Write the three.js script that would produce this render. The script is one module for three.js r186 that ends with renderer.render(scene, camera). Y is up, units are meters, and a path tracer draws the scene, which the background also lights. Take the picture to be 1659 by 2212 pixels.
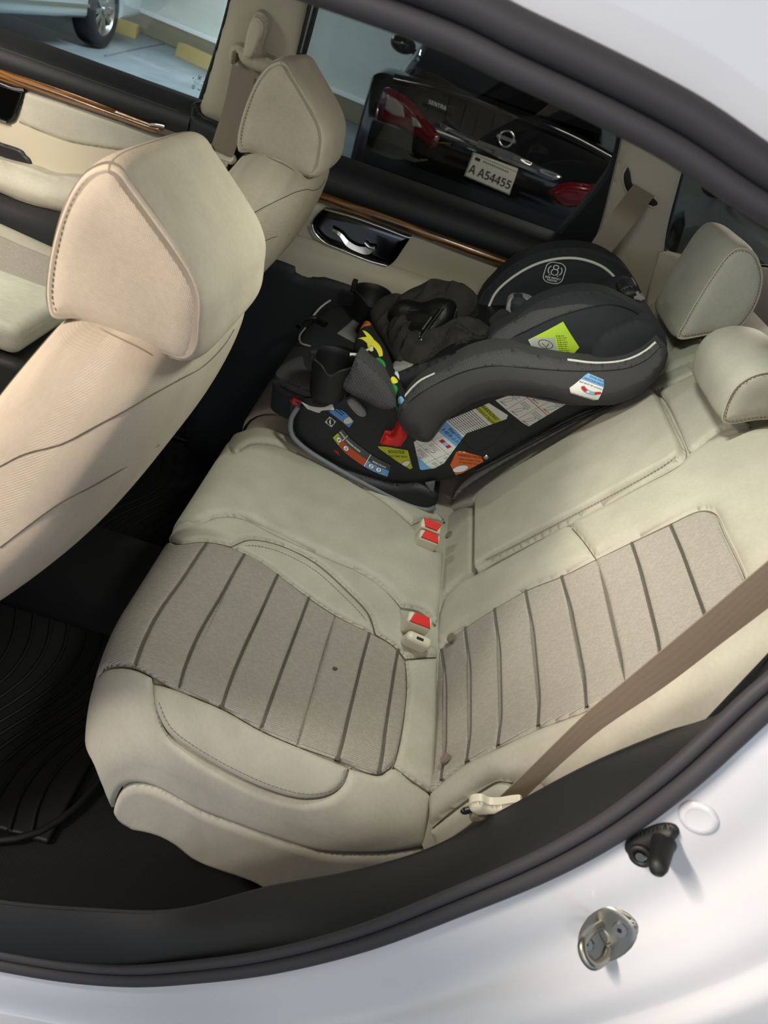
import * as THREE from 'three';
import { mergeGeometries, mergeVertices, toCreasedNormals } from 'three/addons/utils/BufferGeometryUtils.js';
import { RoundedBoxGeometry } from 'three/addons/geometries/RoundedBoxGeometry.js';
import { RectAreaLightUniformsLib } from 'three/addons/lights/RectAreaLightUniformsLib.js';
import { ImprovedNoise } from 'three/addons/math/ImprovedNoise.js';

// ------------------------------------------------------------------ camera
const V = (x, y, z) => new THREE.Vector3(x, y, z);
const F = 1600, CX = 829.5, CY = 1106;
const scene = new THREE.Scene();
const camera = new THREE.PerspectiveCamera(2 * Math.atan(1106 / F) * 180 / Math.PI, 1659 / 2212, 0.05, 100);
const AX = V(0.9485, -0.3100, 0.0653), AD = V(0.1176, 0.5363, 0.8362);   // car axes seen from the camera (right, up, forward): rearward, across
AX.addScaledVector(AD, -AX.dot(AD)).normalize();
const AU = V().crossVectors(AX, AD); if (AU.y < 0) AU.negate();
const AZ = AD.clone().negate();
const RIGHT = V(AX.x, AU.x, AZ.x), UPV = V(AX.y, AU.y, AZ.y), FWD = V(AX.z, AU.z, AZ.z);
const EYE = V(0.175, 1.553, 1.153);
camera.position.copy(EYE);
camera.quaternion.setFromRotationMatrix(new THREE.Matrix4().makeBasis(RIGHT, UPV, FWD.clone().negate()));
camera.focus = 1.2; camera.userData.fStop = 8;
scene.add(camera);
const ray = (px, py) => RIGHT.clone().multiplyScalar((px - CX) / F).addScaledVector(UPV, -(py - CY) / F).add(FWD);
const project = (p) => { const d = p.clone().sub(EYE), w = d.dot(FWD); return [CX + F * d.dot(RIGHT) / w, CY - F * d.dot(UPV) / w]; };
const at = (px, py, axis, val) => { const r = ray(px, py); return EYE.clone().addScaledVector(r, (val - EYE[axis]) / r[axis]); };

// ------------------------------------------------------------------ sky, lamps, exposure
const renderer = new THREE.WebGLRenderer({ antialias: true });
renderer.toneMapping = THREE.LinearToneMapping;
renderer.toneMappingExposure = 1.0;
renderer.shadowMap.enabled = true;
RectAreaLightUniformsLib.init();
scene.background = new THREE.Color().setRGB(1.6, 1.85, 2.3);

// ------------------------------------------------------------------ small tools
let seed = 7; const rnd = () => { seed = (seed * 1664525 + 1013904223) >>> 0; return seed / 4294967296; };
const noise = new ImprovedNoise();
const taken = {};
const numbered = (n) => { const k = taken[n] = (taken[n] ?? -1) + 1; return k ? `${n}_${String(k).padStart(3, '0')}` : n; };
function thing(name, label, category, group) {
  const o = new THREE.Group(); o.name = numbered(name); o.userData = { label, category };
  if (group) o.userData.group = group;
  scene.add(o); return o;
}
function structure(name, label) { const o = new THREE.Group(); o.name = name; o.userData = { kind: 'structure', label }; scene.add(o); return o; }
function rebase(g, x, y, z) { const b = V(x, y, z); g.position.add(b); for (const c of g.children) c.position.sub(b); return g; }
function add(parent, name, geo, mat, label) {
  const m = new THREE.Mesh(geo, mat); m.name = name; m.castShadow = m.receiveShadow = true; if (label) m.userData.label = label; parent.add(m); return m;
}
const soft = (g, a = 0.9) => toCreasedNormals(g, a);
const catmull = (pts, n = 8, closed = false) => new THREE.CatmullRomCurve3(pts, closed, 'centripetal').getPoints(pts.length * n);
function tube(parent, name, pts, r, mat, o = {}) {
  const c = new THREE.CatmullRomCurve3(pts, !!o.closed, 'centripetal');
  return add(parent, name, new THREE.TubeGeometry(c, o.n ?? pts.length * 8, r, o.k ?? 8, !!o.closed), mat, o.label);
}
function box(parent, name, mat, [sx, sy, sz], p, o = {}) {
  const g = new RoundedBoxGeometry(sx, sy, sz, o.seg ?? 3, o.r ?? Math.min(sx, sy, sz) * 0.2);
  const m = add(parent, name, g, mat, o.label); m.position.copy(p); if (o.rot) m.rotation.set(...o.rot); if (o.q) m.quaternion.copy(o.q); return m;
}

// a surface: fn(u, v) -> Vector3, u and v about metres; hit() finds the (u, v) that a pixel of the photograph shows
class Surf {
  constructor(fn, u0, u1, v0, v1, nu = 60, nv = 60) {
    Object.assign(this, { fn, u0, u1, v0, v1, nu, nv }); this.grid = [];
    for (let i = 0; i <= nu; i++) for (let j = 0; j <= nv; j++) {
      const u = u0 + (u1 - u0) * i / nu, v = v0 + (v1 - v0) * j / nv, p = fn(u, v), [x, y] = project(p);
      this.grid.push({ u, v, x, y, w: p.clone().sub(EYE).dot(FWD) });
    }
  }
  pt(u, v, h = 0) { const p = this.fn(u, v); return h ? p.addScaledVector(this.n(u, v), h) : p; }
  n(u, v) {
    const e = 1e-3, a = this.fn(u + e, v).sub(this.fn(u - e, v)), b = this.fn(u, v + e).sub(this.fn(u, v - e));
    const n = a.cross(b).normalize(); return this.flip ? n.negate() : n;
  }
  hit(px, py) {
    let best = null, near = null, nd = 1e9; const { nu, nv, grid } = this;
    for (const g of grid) { const d = (g.x - px) ** 2 + (g.y - py) ** 2; if (d < nd && g.w > 0) { nd = d; near = g; } }
    const tri = (a, b, c) => {
      const d = (b.y - c.y) * (a.x - c.x) + (c.x - b.x) * (a.y - c.y); if (Math.abs(d) < 1e-9) return;
      const l = ((b.y - c.y) * (px - c.x) + (c.x - b.x) * (py - c.y)) / d, m = ((c.y - a.y) * (px - c.x) + (a.x - c.x) * (py - c.y)) / d, k = 1 - l - m;
      if (l < -1e-6 || m < -1e-6 || k < -1e-6) return;
      const lw = l / a.w, mw = m / b.w, kw = k / c.w, s = lw + mw + kw, w = 1 / s;
      if (!best || w < best.w) best = { w, u: (a.u * lw + b.u * mw + c.u * kw) / s, v: (a.v * lw + b.v * mw + c.v * kw) / s };
    };
    for (let i = 0; i < nu; i++) for (let j = 0; j < nv; j++) {
      const a = grid[i * (nv + 1) + j], b = grid[(i + 1) * (nv + 1) + j], c = grid[(i + 1) * (nv + 1) + j + 1], d = grid[i * (nv + 1) + j + 1];
      if (Math.min(a.x, b.x, c.x, d.x) > px || Math.max(a.x, b.x, c.x, d.x) < px || Math.min(a.y, b.y, c.y, d.y) > py || Math.max(a.y, b.y, c.y, d.y) < py) continue;
      tri(a, b, c); tri(a, c, d);
    }
    const r = best ?? near; return [r.u, r.v];
  }
  mesh(off = 0, nu = this.nu, nv = this.nv, u0 = this.u0, u1 = this.u1, v0 = this.v0, v1 = this.v1) {
    const pos = [], uv = [], idx = [];
    for (let i = 0; i <= nu; i++) for (let j = 0; j <= nv; j++) {
      const u = u0 + (u1 - u0) * i / nu, v = v0 + (v1 - v0) * j / nv, p = this.pt(u, v, off); pos.push(p.x, p.y, p.z); uv.push(u, v);
      if (i < nu && j < nv) { const a = i * (nv + 1) + j, b = a + nv + 1; this.flip ? idx.push(a, b + 1, b, a, a + 1, b + 1) : idx.push(a, b, b + 1, a, b + 1, a + 1); }
    }
    const g = new THREE.BufferGeometry(); g.setAttribute('position', new THREE.Float32BufferAttribute(pos, 3)); g.setAttribute('uv', new THREE.Float32BufferAttribute(uv, 2)); g.setIndex(idx); g.computeVertexNormals(); return g;
  }
}
class Flat extends Surf {   // a plane through o with normal n, u along ud
  constructor(o, n, ud) {
    super((u, v) => o.clone(), 0, 1, 0, 1, 1, 1);
    this.o = o.clone(); this.nn = n.clone().normalize(); this.ud = ud.clone().addScaledVector(this.nn, -ud.dot(this.nn)).normalize(); this.vd = V().crossVectors(this.nn, this.ud);
    this.fn = (u, v) => this.o.clone().addScaledVector(this.ud, u).addScaledVector(this.vd, v);
  }
  n() { return this.nn.clone(); }
  hit(px, py) { const r = ray(px, py), t = this.o.clone().sub(EYE).dot(this.nn) / r.dot(this.nn), p = EYE.clone().addScaledVector(r, t).sub(this.o); return [p.dot(this.ud), p.dot(this.vd)]; }
}
const zPlane = (z) => new Flat(V(0, 0, z), V(0, 0, 1), V(1, 0, 0));
const yPlane = (y) => new Flat(V(0, y, 0), V(0, 1, 0), V(1, 0, 0));
const tilted = (p, n, u = V(1, 0, 0)) => new Flat(p, n, u);

// outline: pixels [x, y] (a third value 1 marks a corner) or { uv: [u, v] }
function outline(surf, pts, n = 6, isUV = false) {
  const P = pts.map((p) => { const [u, v] = p.uv ?? (isUV ? p : surf.hit(p[0], p[1])); const q = V(u, v, 0); q.corner = !!(p[2] || p.c); return q; });
  const out = [], corners = P.map((p, i) => p.corner ? i : -1).filter((i) => i >= 0);
  if (!corners.length) return new THREE.CatmullRomCurve3(P, true, 'centripetal').getPoints(P.length * n).slice(0, -1).map((p) => [p.x, p.y]);
  for (let c = 0; c < corners.length; c++) {
    const a = corners[c], b = corners[(c + 1) % corners.length] + (c + 1 === corners.length ? P.length : 0), run = [];
    for (let i = a; i <= b; i++) run.push(P[i % P.length]);
    const q = run.length > 2 ? new THREE.CatmullRomCurve3(run, false, 'centripetal').getPoints((run.length - 1) * n) : run;
    for (let i = 0; i < q.length - 1; i++) out.push([q[i].x, q[i].y]);
  }
  return out;
}
const areaOf = (p) => { let s = 0; for (let i = 0; i < p.length; i++) { const a = p[i], b = p[(i + 1) % p.length]; s += a[0] * b[1] - b[0] * a[1]; } return s / 2; };
function halfPlane(poly, [ax, ay], [bx, by]) {   // keeps what lies to the left of a -> b
  const s = (p) => (bx - ax) * (p[1] - ay) - (by - ay) * (p[0] - ax), out = [];
  for (let i = 0; i < poly.length; i++) {
    const p = poly[i], q = poly[(i + 1) % poly.length], sp = s(p), sq = s(q);
    if (sp >= 0) out.push(p);
    if ((sp >= 0) !== (sq >= 0)) { const t = sp / (sp - sq); out.push([p[0] + (q[0] - p[0]) * t, p[1] + (q[1] - p[1]) * t]); }
  }
  return out;
}
function nearEdge(poly, x, y) {
  let best = 1e9, bx = 0, by = 0;
  for (let i = 0; i < poly.length; i++) {
    const a = poly[i], b = poly[i + 1 < poly.length ? i + 1 : 0], dx = b[0] - a[0], dy = b[1] - a[1], l = dx * dx + dy * dy;
    let t = l ? ((x - a[0]) * dx + (y - a[1]) * dy) / l : 0; t = t < 0 ? 0 : t > 1 ? 1 : t;
    const ex = a[0] + dx * t - x, ey = a[1] + dy * t - y, d = ex * ex + ey * ey; if (d < best) { best = d; bx = ex; by = ey; }
  }
  return [Math.sqrt(best), bx, by];
}
const inside = (poly, x, y) => { let c = false; for (let i = 0, j = poly.length - 1; i < poly.length; j = i++) { const a = poly[i], b = poly[j]; if ((a[1] > y) !== (b[1] > y) && x < (b[0] - a[0]) * (y - a[1]) / (b[1] - a[1]) + a[0]) c = !c; } return c; };

// a padded piece on a surface: outline, thickness with rounded edges, a skirt down to the surface below
function padGeo(surf, poly, o = {}) {
  const th = o.thick ?? 0.006, rd = o.round ?? 0.012, sk = o.skirt ?? 0.01, extra = o.extra;
  if (areaOf(poly) < 0) poly = poly.slice().reverse();
  let x0 = 1e9, x1 = -1e9, y0 = 1e9, y1 = -1e9; for (const [x, y] of poly) { x0 = Math.min(x0, x); x1 = Math.max(x1, x); y0 = Math.min(y0, y); y1 = Math.max(y1, y); }
  const c = o.cell ?? Math.max(0.0026, Math.min(0.012, rd / 4));
  const pos = [], nor = [], uv = [], idx = [], map = new Map();
  const flip = !!surf.flip;
  const uvm = o.uvFrom ? (() => { const [a, b, d] = o.uvFrom.map((p) => p.uv ?? surf.hit(...p)); const e = [b[0] - a[0], b[1] - a[1]], f = [d[0] - a[0], d[1] - a[1]], k = e[0] * f[1] - e[1] * f[0]; return (u, v) => { const x = u - a[0], y = v - a[1]; return [(x * f[1] - y * f[0]) / k, (e[0] * y - e[1] * x) / k]; }; })() : (u, v) => [u, v];
  const height = (u, v) => { const [d] = nearEdge(poly, u, v), s = Math.min(d / rd, 1); return th * Math.sqrt(Math.max(0, 1 - (1 - s) ** 2)) + (extra ? extra(u, v, d) : 0); };
  const vert = (u, v) => {
    const key = Math.round(u * 1e6) + ',' + Math.round(v * 1e6); let i = map.get(key); if (i !== undefined) return i;
    const [d, ex, ey] = nearEdge(poly, u, v), s = Math.min(d / rd, 1), n = surf.n(u, v); let h = th * Math.sqrt(Math.max(0, 1 - (1 - s) ** 2)), p;
    let nn = n.clone();
    if (extra) {
      const e = 0.002, h0 = h + extra(u, v, d), hu = height(u + e, v) - h0, hv = height(u, v + e) - h0; h = h0;
      const pu = surf.fn(u + e, v).sub(surf.fn(u, v)), pv = surf.fn(u, v + e).sub(surf.fn(u, v));
      const lu = pu.length(), lv = pv.length(); nn.addScaledVector(pu, -hu / (lu * lu + 1e-12)).addScaledVector(pv, -hv / (lv * lv + 1e-12)).normalize();
    } else if (s < 1 && d > 1e-7) {
      const e = 1e-3, q = surf.fn(u + ex / d * e, v + ey / d * e).sub(surf.fn(u, v)).normalize(), k = Math.atan2(th * (1 - s), rd * Math.sqrt(Math.max(1e-4, 1 - (1 - s) ** 2)));
      nn = n.clone().multiplyScalar(Math.cos(k)).addScaledVector(q, Math.sin(k)).normalize();
    }
    p = surf.fn(u, v).addScaledVector(n, h + (o.lift ?? 0));
    i = pos.length / 3; pos.push(p.x, p.y, p.z); nor.push(nn.x, nn.y, nn.z); const [a, b] = uvm(u, v); uv.push(a, b); map.set(key, i); return i;
  };
  const nx = Math.max(1, Math.ceil((x1 - x0) / c)), ny = Math.max(1, Math.ceil((y1 - y0) / c)), cx = (x1 - x0) / nx, cy = (y1 - y0) / ny, diag = Math.hypot(cx, cy) / 2;
  const face = (a, b, d) => { if (a !== b && b !== d && a !== d) flip ? idx.push(a, d, b) : idx.push(a, b, d); };
  for (let i = 0; i < nx; i++) for (let j = 0; j < ny; j++) {
    const ax = x0 + i * cx, ay = y0 + j * cy, bx = ax + cx, by = ay + cy, mx = ax + cx / 2, my = ay + cy / 2, [d] = nearEdge(poly, mx, my);
    if (d >= diag) { if (!inside(poly, mx, my)) continue; const p = vert(ax, ay), q = vert(bx, ay), r = vert(bx, by), t = vert(ax, by); face(p, q, r); face(p, r, t); continue; }
    let q = halfPlane(poly, [ax, ay], [bx, ay]); q = halfPlane(q, [bx, ay], [bx, by]); q = halfPlane(q, [bx, by], [ax, by]); q = halfPlane(q, [ax, by], [ax, ay]);
    q = q.filter((p, k) => { const r = q[(k + 1) % q.length]; return Math.hypot(p[0] - r[0], p[1] - r[1]) > 1e-7; });
    if (q.length < 3 || Math.abs(areaOf(q)) < 1e-10) continue;
    const f = THREE.ShapeUtils.triangulateShape(q.map((p) => new THREE.Vector2(p[0], p[1])), []);
    for (const [a, b, e] of f) { const A = q[a], B = q[b], E = q[e], s = (B[0] - A[0]) * (E[1] - A[1]) - (B[1] - A[1]) * (E[0] - A[0]); s > 0 ? face(vert(...A), vert(...B), vert(...E)) : face(vert(...A), vert(...E), vert(...B)); }
  }
  const base = pos.length / 3, N = poly.length, ring = [];
  for (let k = 0; k < N; k++) {
    const [u, v] = poly[k], a = poly[(k + 1) % N], z = poly[(k + N - 1) % N], tx = a[0] - z[0], ty = a[1] - z[1], n = surf.n(u, v);
    const q = surf.fn(u + ty * 1e-2, v - tx * 1e-2).sub(surf.fn(u - ty * 1e-2, v + tx * 1e-2)).normalize(), h = (extra ? extra(u, v, 0) : 0) + (o.lift ?? 0), p = surf.fn(u, v), e = p.clone().addScaledVector(n, h), l = p.clone().addScaledVector(n, -sk);
    pos.push(e.x, e.y, e.z, l.x, l.y, l.z); nor.push(q.x, q.y, q.z, q.x, q.y, q.z); const [s, t] = uvm(u, v); uv.push(s, t, s, t);
  }
  for (let k = 0; k < N; k++) { const a = base + 2 * k, b = base + 2 * ((k + 1) % N); flip ? idx.push(a, b, a + 1, b, b + 1, a + 1) : idx.push(a, a + 1, b, b, a + 1, b + 1); }
  if (o.back) {   // closes the far side
    const f = THREE.ShapeUtils.triangulateShape(poly.map((p) => new THREE.Vector2(...p)), []), b0 = pos.length / 3;
    for (const [u, v] of poly) { const n = surf.n(u, v), l = surf.fn(u, v).addScaledVector(n, -sk); pos.push(l.x, l.y, l.z); nor.push(-n.x, -n.y, -n.z); uv.push(...uvm(u, v)); }
    for (const [a, b, e] of f) flip ? idx.push(b0 + a, b0 + b, b0 + e) : idx.push(b0 + a, b0 + e, b0 + b);
  }
  const g = new THREE.BufferGeometry(); g.setAttribute('position', new THREE.Float32BufferAttribute(pos, 3)); g.setAttribute('normal', new THREE.Float32BufferAttribute(nor, 3)); g.setAttribute('uv', new THREE.Float32BufferAttribute(uv, 2)); g.setIndex(idx); return g;
}
const pad = (parent, name, surf, pts, mat, o = {}) => add(parent, name, padGeo(surf, o.poly ?? outline(surf, pts, o.n ?? 6, o.isUV), o), mat, o.label);
// the top face of a padded piece, as a surface to lay further pieces on
function padTop(surf, poly, o) {
  if (areaOf(poly) < 0) poly = poly.slice().reverse();
  let x0 = 1e9, x1 = -1e9, y0 = 1e9, y1 = -1e9; for (const [x, y] of poly) { x0 = Math.min(x0, x); x1 = Math.max(x1, x); y0 = Math.min(y0, y); y1 = Math.max(y1, y); }
  const s = new Surf((u, v) => { const d = inside(poly, u, v) ? nearEdge(poly, u, v)[0] : 0, q = Math.min(d / o.round, 1); return surf.pt(u, v).addScaledVector(surf.n(u, v), o.thick * Math.sqrt(Math.max(0, 1 - (1 - q) ** 2)) + (o.extra ? o.extra(u, v, d) : 0) + (o.lift ?? 0)); }, x0, x1, y0, y1, 70, 70);
  s.flip = surf.flip; return s;
}
// a thread, piping or seam along pixels on a surface
const along = (surf, pts, h = 0) => pts.map((p) => surf.pt(...(p.uv ?? surf.hit(p[0], p[1])), h));
const seam = (parent, surf, pts, mat, r = 0.0011, h = 0.001, name = 'seam', closed = false) => tube(parent, name, along(surf, pts, h), r, mat, { k: 6, closed });
function stitches(parent, surf, pts, mat, h = 0.001, step = 0.006, len = 0.0042, r = 0.0006, closed = false) {
  const c = new THREE.CatmullRomCurve3(along(surf, pts, h), closed, 'centripetal'), L = c.getLength(), gs = [], n = Math.floor(L / step);
  for (let i = 0; i < n; i++) { const a = c.getPointAt(i / n), b = c.getPointAt(Math.min(1, (i + len / step) / n)), d = b.clone().sub(a), g = new THREE.CylinderGeometry(r, r, d.length(), 5); g.applyQuaternion(new THREE.Quaternion().setFromUnitVectors(V(0, 1, 0), d.normalize())); g.translate(...a.add(b).multiplyScalar(0.5).toArray()); gs.push(g); }
  return add(parent, 'stitching', mergeGeometries(gs), mat);
}
// a bar with rounded edges: profile (x, y) swept along z
function sweptProfile(poly, z0, z1, bevel = 0.012, seg = 5) {
  if (areaOf(poly) < 0) poly = poly.slice().reverse();
  const s = new THREE.Shape(poly.map((p) => new THREE.Vector2(...p)));
  const g = new THREE.ExtrudeGeometry(s, { depth: z1 - z0 - 2 * bevel, bevelEnabled: true, bevelThickness: bevel, bevelSize: bevel, bevelOffset: -bevel, bevelSegments: seg, steps: 1, curveSegments: 8 });
  g.translate(0, 0, z0 + bevel); return soft(g, 0.7);
}
// a padded block: profile (x, y) swept along z and drawn in towards both ends
function pillow(poly, z0, z1, o = {}) {
  if (areaOf(poly) < 0) poly = poly.slice().reverse();
  const c = poly.reduce((s, p) => [s[0] + p[0] / poly.length, s[1] + p[1] / poly.length], [0, 0]), hw = (z1 - z0) / 2, zc = (z0 + z1) / 2, rings = [], N = 28;
  for (let i = 0; i <= N; i++) { const a = -Math.PI / 2 + Math.PI * i / N, t = Math.sign(Math.sin(a)) * Math.abs(Math.sin(a)) ** 0.75, k = (o.end ?? 0.86) + ((o.mid ?? 1.03) - (o.end ?? 0.86)) * Math.max(0, 1 - Math.abs(t) ** (o.pow ?? 6)) ** 0.5; rings.push(poly.map(([x, y]) => V(c[0] + (x - c[0]) * k, c[1] + (y - c[1]) * k, zc + hw * t))); }
  const g = loft(rings), uv = g.attributes.uv, P = g.attributes.position, n = poly.length, L = []; let s = 0; for (let k = 0; k < n; k++) { L.push(s); const q = poly[(k + 1) % n]; s += Math.hypot(q[0] - poly[k][0], q[1] - poly[k][1]); }
  for (let i = 0; i < rings.length * n; i++) uv.setXY(i, L[i % n], P.getZ(i)); return g;
}
// strap along two edge lines, with thickness
function strapGeo(A, B, th = 0.0015, n = 40) {
  const a = new THREE.CatmullRomCurve3(A, false, 'centripetal').getPoints(n), b = new THREE.CatmullRomCurve3(B, false, 'centripetal').getPoints(n), pos = [], uv = [], idx = []; let L = 0;
  for (let i = 0; i <= n; i++) {
    const t = (i < n ? a[i + 1].clone().sub(a[i]) : a[i].clone().sub(a[i - 1])), w = b[i].clone().sub(a[i]), nn = V().crossVectors(t, w).normalize().multiplyScalar(th / 2); if (i) L += a[i].distanceTo(a[i - 1]);
    const q = [a[i].clone().add(nn), b[i].clone().add(nn), b[i].clone().sub(nn), a[i].clone().sub(nn)]; for (const p of q) pos.push(p.x, p.y, p.z); uv.push(L, 0, L, w.length(), L, w.length(), L, 0);
    if (i < n) for (let k = 0; k < 4; k++) { const c = i * 4 + k, d = i * 4 + (k + 1) % 4; idx.push(c, c + 4, d, d, c + 4, d + 4); }
  }
  const g = new THREE.BufferGeometry(); g.setAttribute('position', new THREE.Float32BufferAttribute(pos, 3)); g.setAttribute('uv', new THREE.Float32BufferAttribute(uv, 2)); g.setIndex(idx); g.computeVertexNormals(); return toCreasedNormals(g, 0.8);
}
function loft(sections, closedEnds = true) {   // rings of equal count
  const n = sections[0].length, pos = [], idx = [], uv = [];
  sections.forEach((s, i) => s.forEach((p, k) => { pos.push(p.x, p.y, p.z); uv.push(k / n, i / sections.length); }));
  for (let i = 0; i + 1 < sections.length; i++) for (let k = 0; k < n; k++) { const a = i * n + k, b = i * n + (k + 1) % n; idx.push(a, b, a + n, b, b + n, a + n); }
  if (closedEnds) for (const i of [0, sections.length - 1]) { const c = sections[i].reduce((s, p) => s.add(p), V()).multiplyScalar(1 / n), m = pos.length / 3; pos.push(c.x, c.y, c.z); uv.push(0, 0); for (let k = 0; k < n; k++) { const a = i * n + k, b = i * n + (k + 1) % n; i ? idx.push(a, b, m) : idx.push(b, a, m); } }
  const g = new THREE.BufferGeometry(); g.setAttribute('position', new THREE.Float32BufferAttribute(pos, 3)); g.setAttribute('uv', new THREE.Float32BufferAttribute(uv, 2)); g.setIndex(idx); g.computeVertexNormals(); return g;
}

// ------------------------------------------------------------------ materials
function dataTex(n, fn, srgb, rep = 1, m = n) {
  const d = new Uint8Array(n * m * 4); for (let y = 0; y < m; y++) for (let x = 0; x < n; x++) { const c = fn(x / n, y / m), i = (y * n + x) * 4; d[i] = c[0]; d[i + 1] = c[1] ?? c[0]; d[i + 2] = c[2] ?? c[0]; d[i + 3] = 255; }
  const t = new THREE.DataTexture(d, n, m); t.wrapS = t.wrapT = THREE.RepeatWrapping; t.magFilter = THREE.LinearFilter; t.minFilter = THREE.LinearMipmapLinearFilter; t.generateMipmaps = true; if (srgb) t.colorSpace = THREE.SRGBColorSpace; t.repeat.set(rep, rep); t.needsUpdate = true; return t;
}
const per = (x, y, f, z = 0) => { const n = (a, b) => noise.noise(a * f + 100, b * f + 100, z); const wx = x, wy = y; return n(x, y) * (1 - wx) * (1 - wy) + n(x - 1, y) * wx * (1 - wy) + n(x, y - 1) * (1 - wx) * wy + n(x - 1, y - 1) * wx * wy; };
const cells = []; for (let i = 0; i < 420; i++) cells.push([rnd(), rnd()]);
const grainTex = dataTex(256, (x, y) => { let a = 9, b = 9; for (const [p, q] of cells) { let dx = Math.abs(p - x), dy = Math.abs(q - y); if (dx > 0.5) dx = 1 - dx; if (dy > 0.5) dy = 1 - dy; const d = dx * dx + dy * dy; if (d < a) { b = a; a = d; } else if (d < b) b = d; } const e = Math.min(1, (Math.sqrt(b) - Math.sqrt(a)) * 50); return [90 + 150 * Math.sqrt(e)]; }, false, 28);
const weaveTex = dataTex(64, (x, y) => { const a = Math.sin((x * 8 + y * 4) * Math.PI * 2), b = Math.sin((y * 8) * Math.PI * 2); return [128 + 60 * a + 50 * b]; }, false, 66);
const cl = (v) => Math.max(0, Math.min(255, v));
const ribH = (x, y) => { const r = Math.floor(y * 16), fy = y * 16 - r, fx = (x * 12 + (r % 2) * 0.5) % 1; return Math.pow(Math.sin(fy * Math.PI), 0.6) * (0.55 + 0.45 * Math.pow(Math.abs(Math.sin(fx * Math.PI)), 0.5)); };
const ribTex = dataTex(256, (x, y) => [255 * ribH(x, y)], false, 22);
const yarn = []; for (let i = 0; i < 16 * 12; i++) yarn.push(rnd());
const ribCol = dataTex(256, (x, y) => { const r = Math.floor(y * 16), c = Math.floor(x * 12 + (r % 2) * 0.5) % 12, t = yarn[r * 12 + c], n = 16 * (rnd() - 0.5); return [cl(162 + 9 * t + n), cl(155 + 9 * t + n), cl(147 + 9 * t + n)]; }, true, 22);   // yarns of slightly different dye, flat over each yarn
const cloudTex = dataTex(128, (x, y) => { const v = 228 + 20 * per(x, y, 4) + 12 * per(x, y, 11, 3) + 8 * (rnd() - 0.5); return [cl(v), cl(v - 1), cl(v - 3)]; }, true, 2.2);
const meshTex = dataTex(128, (x, y) => { const a = Math.abs(((x * 8 + y * 8) % 1) - 0.5) * 2, b = Math.abs(((x * 8 - y * 8 + 8) % 1) - 0.5) * 2; return [255 * Math.min(1, Math.max(a, b) * 1.2)]; }, false, 18);
const webTex = dataTex(128, (x, y) => { const v = 150 + 60 * Math.abs(((y * 6) % 1) - 0.5) * 2 + 40 * Math.sin((x * 32 + (y * 12 % 2 < 1 ? 0 : 0.5)) * 6.283); return [cl(v)]; }, false, 1);
webTex.repeat.set(40, 21);
const woodCol = dataTex(512, (x, y) => {
  const w = 0.06 * per(x, y, 3, 5), g = per((x * 1) % 1, (y + w + 1) % 1, 6, 2), s = Math.sin((y + w + 0.25 * per(x, y, 2, 9)) * 44 + 5 * g), f = noise.noise(x * 40, y * 300, 4), t = 0.5 + 0.34 * s + 0.22 * f + 0.35 * per(x, y, 5, 12);
  const k = Math.max(0, Math.min(1, t)); return [cl(58 + 112 * k), cl(34 + 82 * k), cl(14 + 46 * k)];
}, true, 1); woodCol.repeat.set(2.2, 9);
const concCol = dataTex(512, (x, y) => { const v = 150 + 45 * per(x, y, 3) + 34 * per(x, y, 8, 2) + 22 * per(x, y, 21, 4) + 10 * (rnd() - 0.5); return [cl(v), cl(v * 1.0), cl(v * 0.97)]; }, true, 0.22);
const plasterCol = dataTex(256, (x, y) => { const v = 228 + 10 * per(x, y, 3) + 8 * per(x, y, 12, 2) + 5 * (rnd() - 0.5); return [cl(v), cl(v), cl(v - 3)]; }, true, 0.4);

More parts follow.
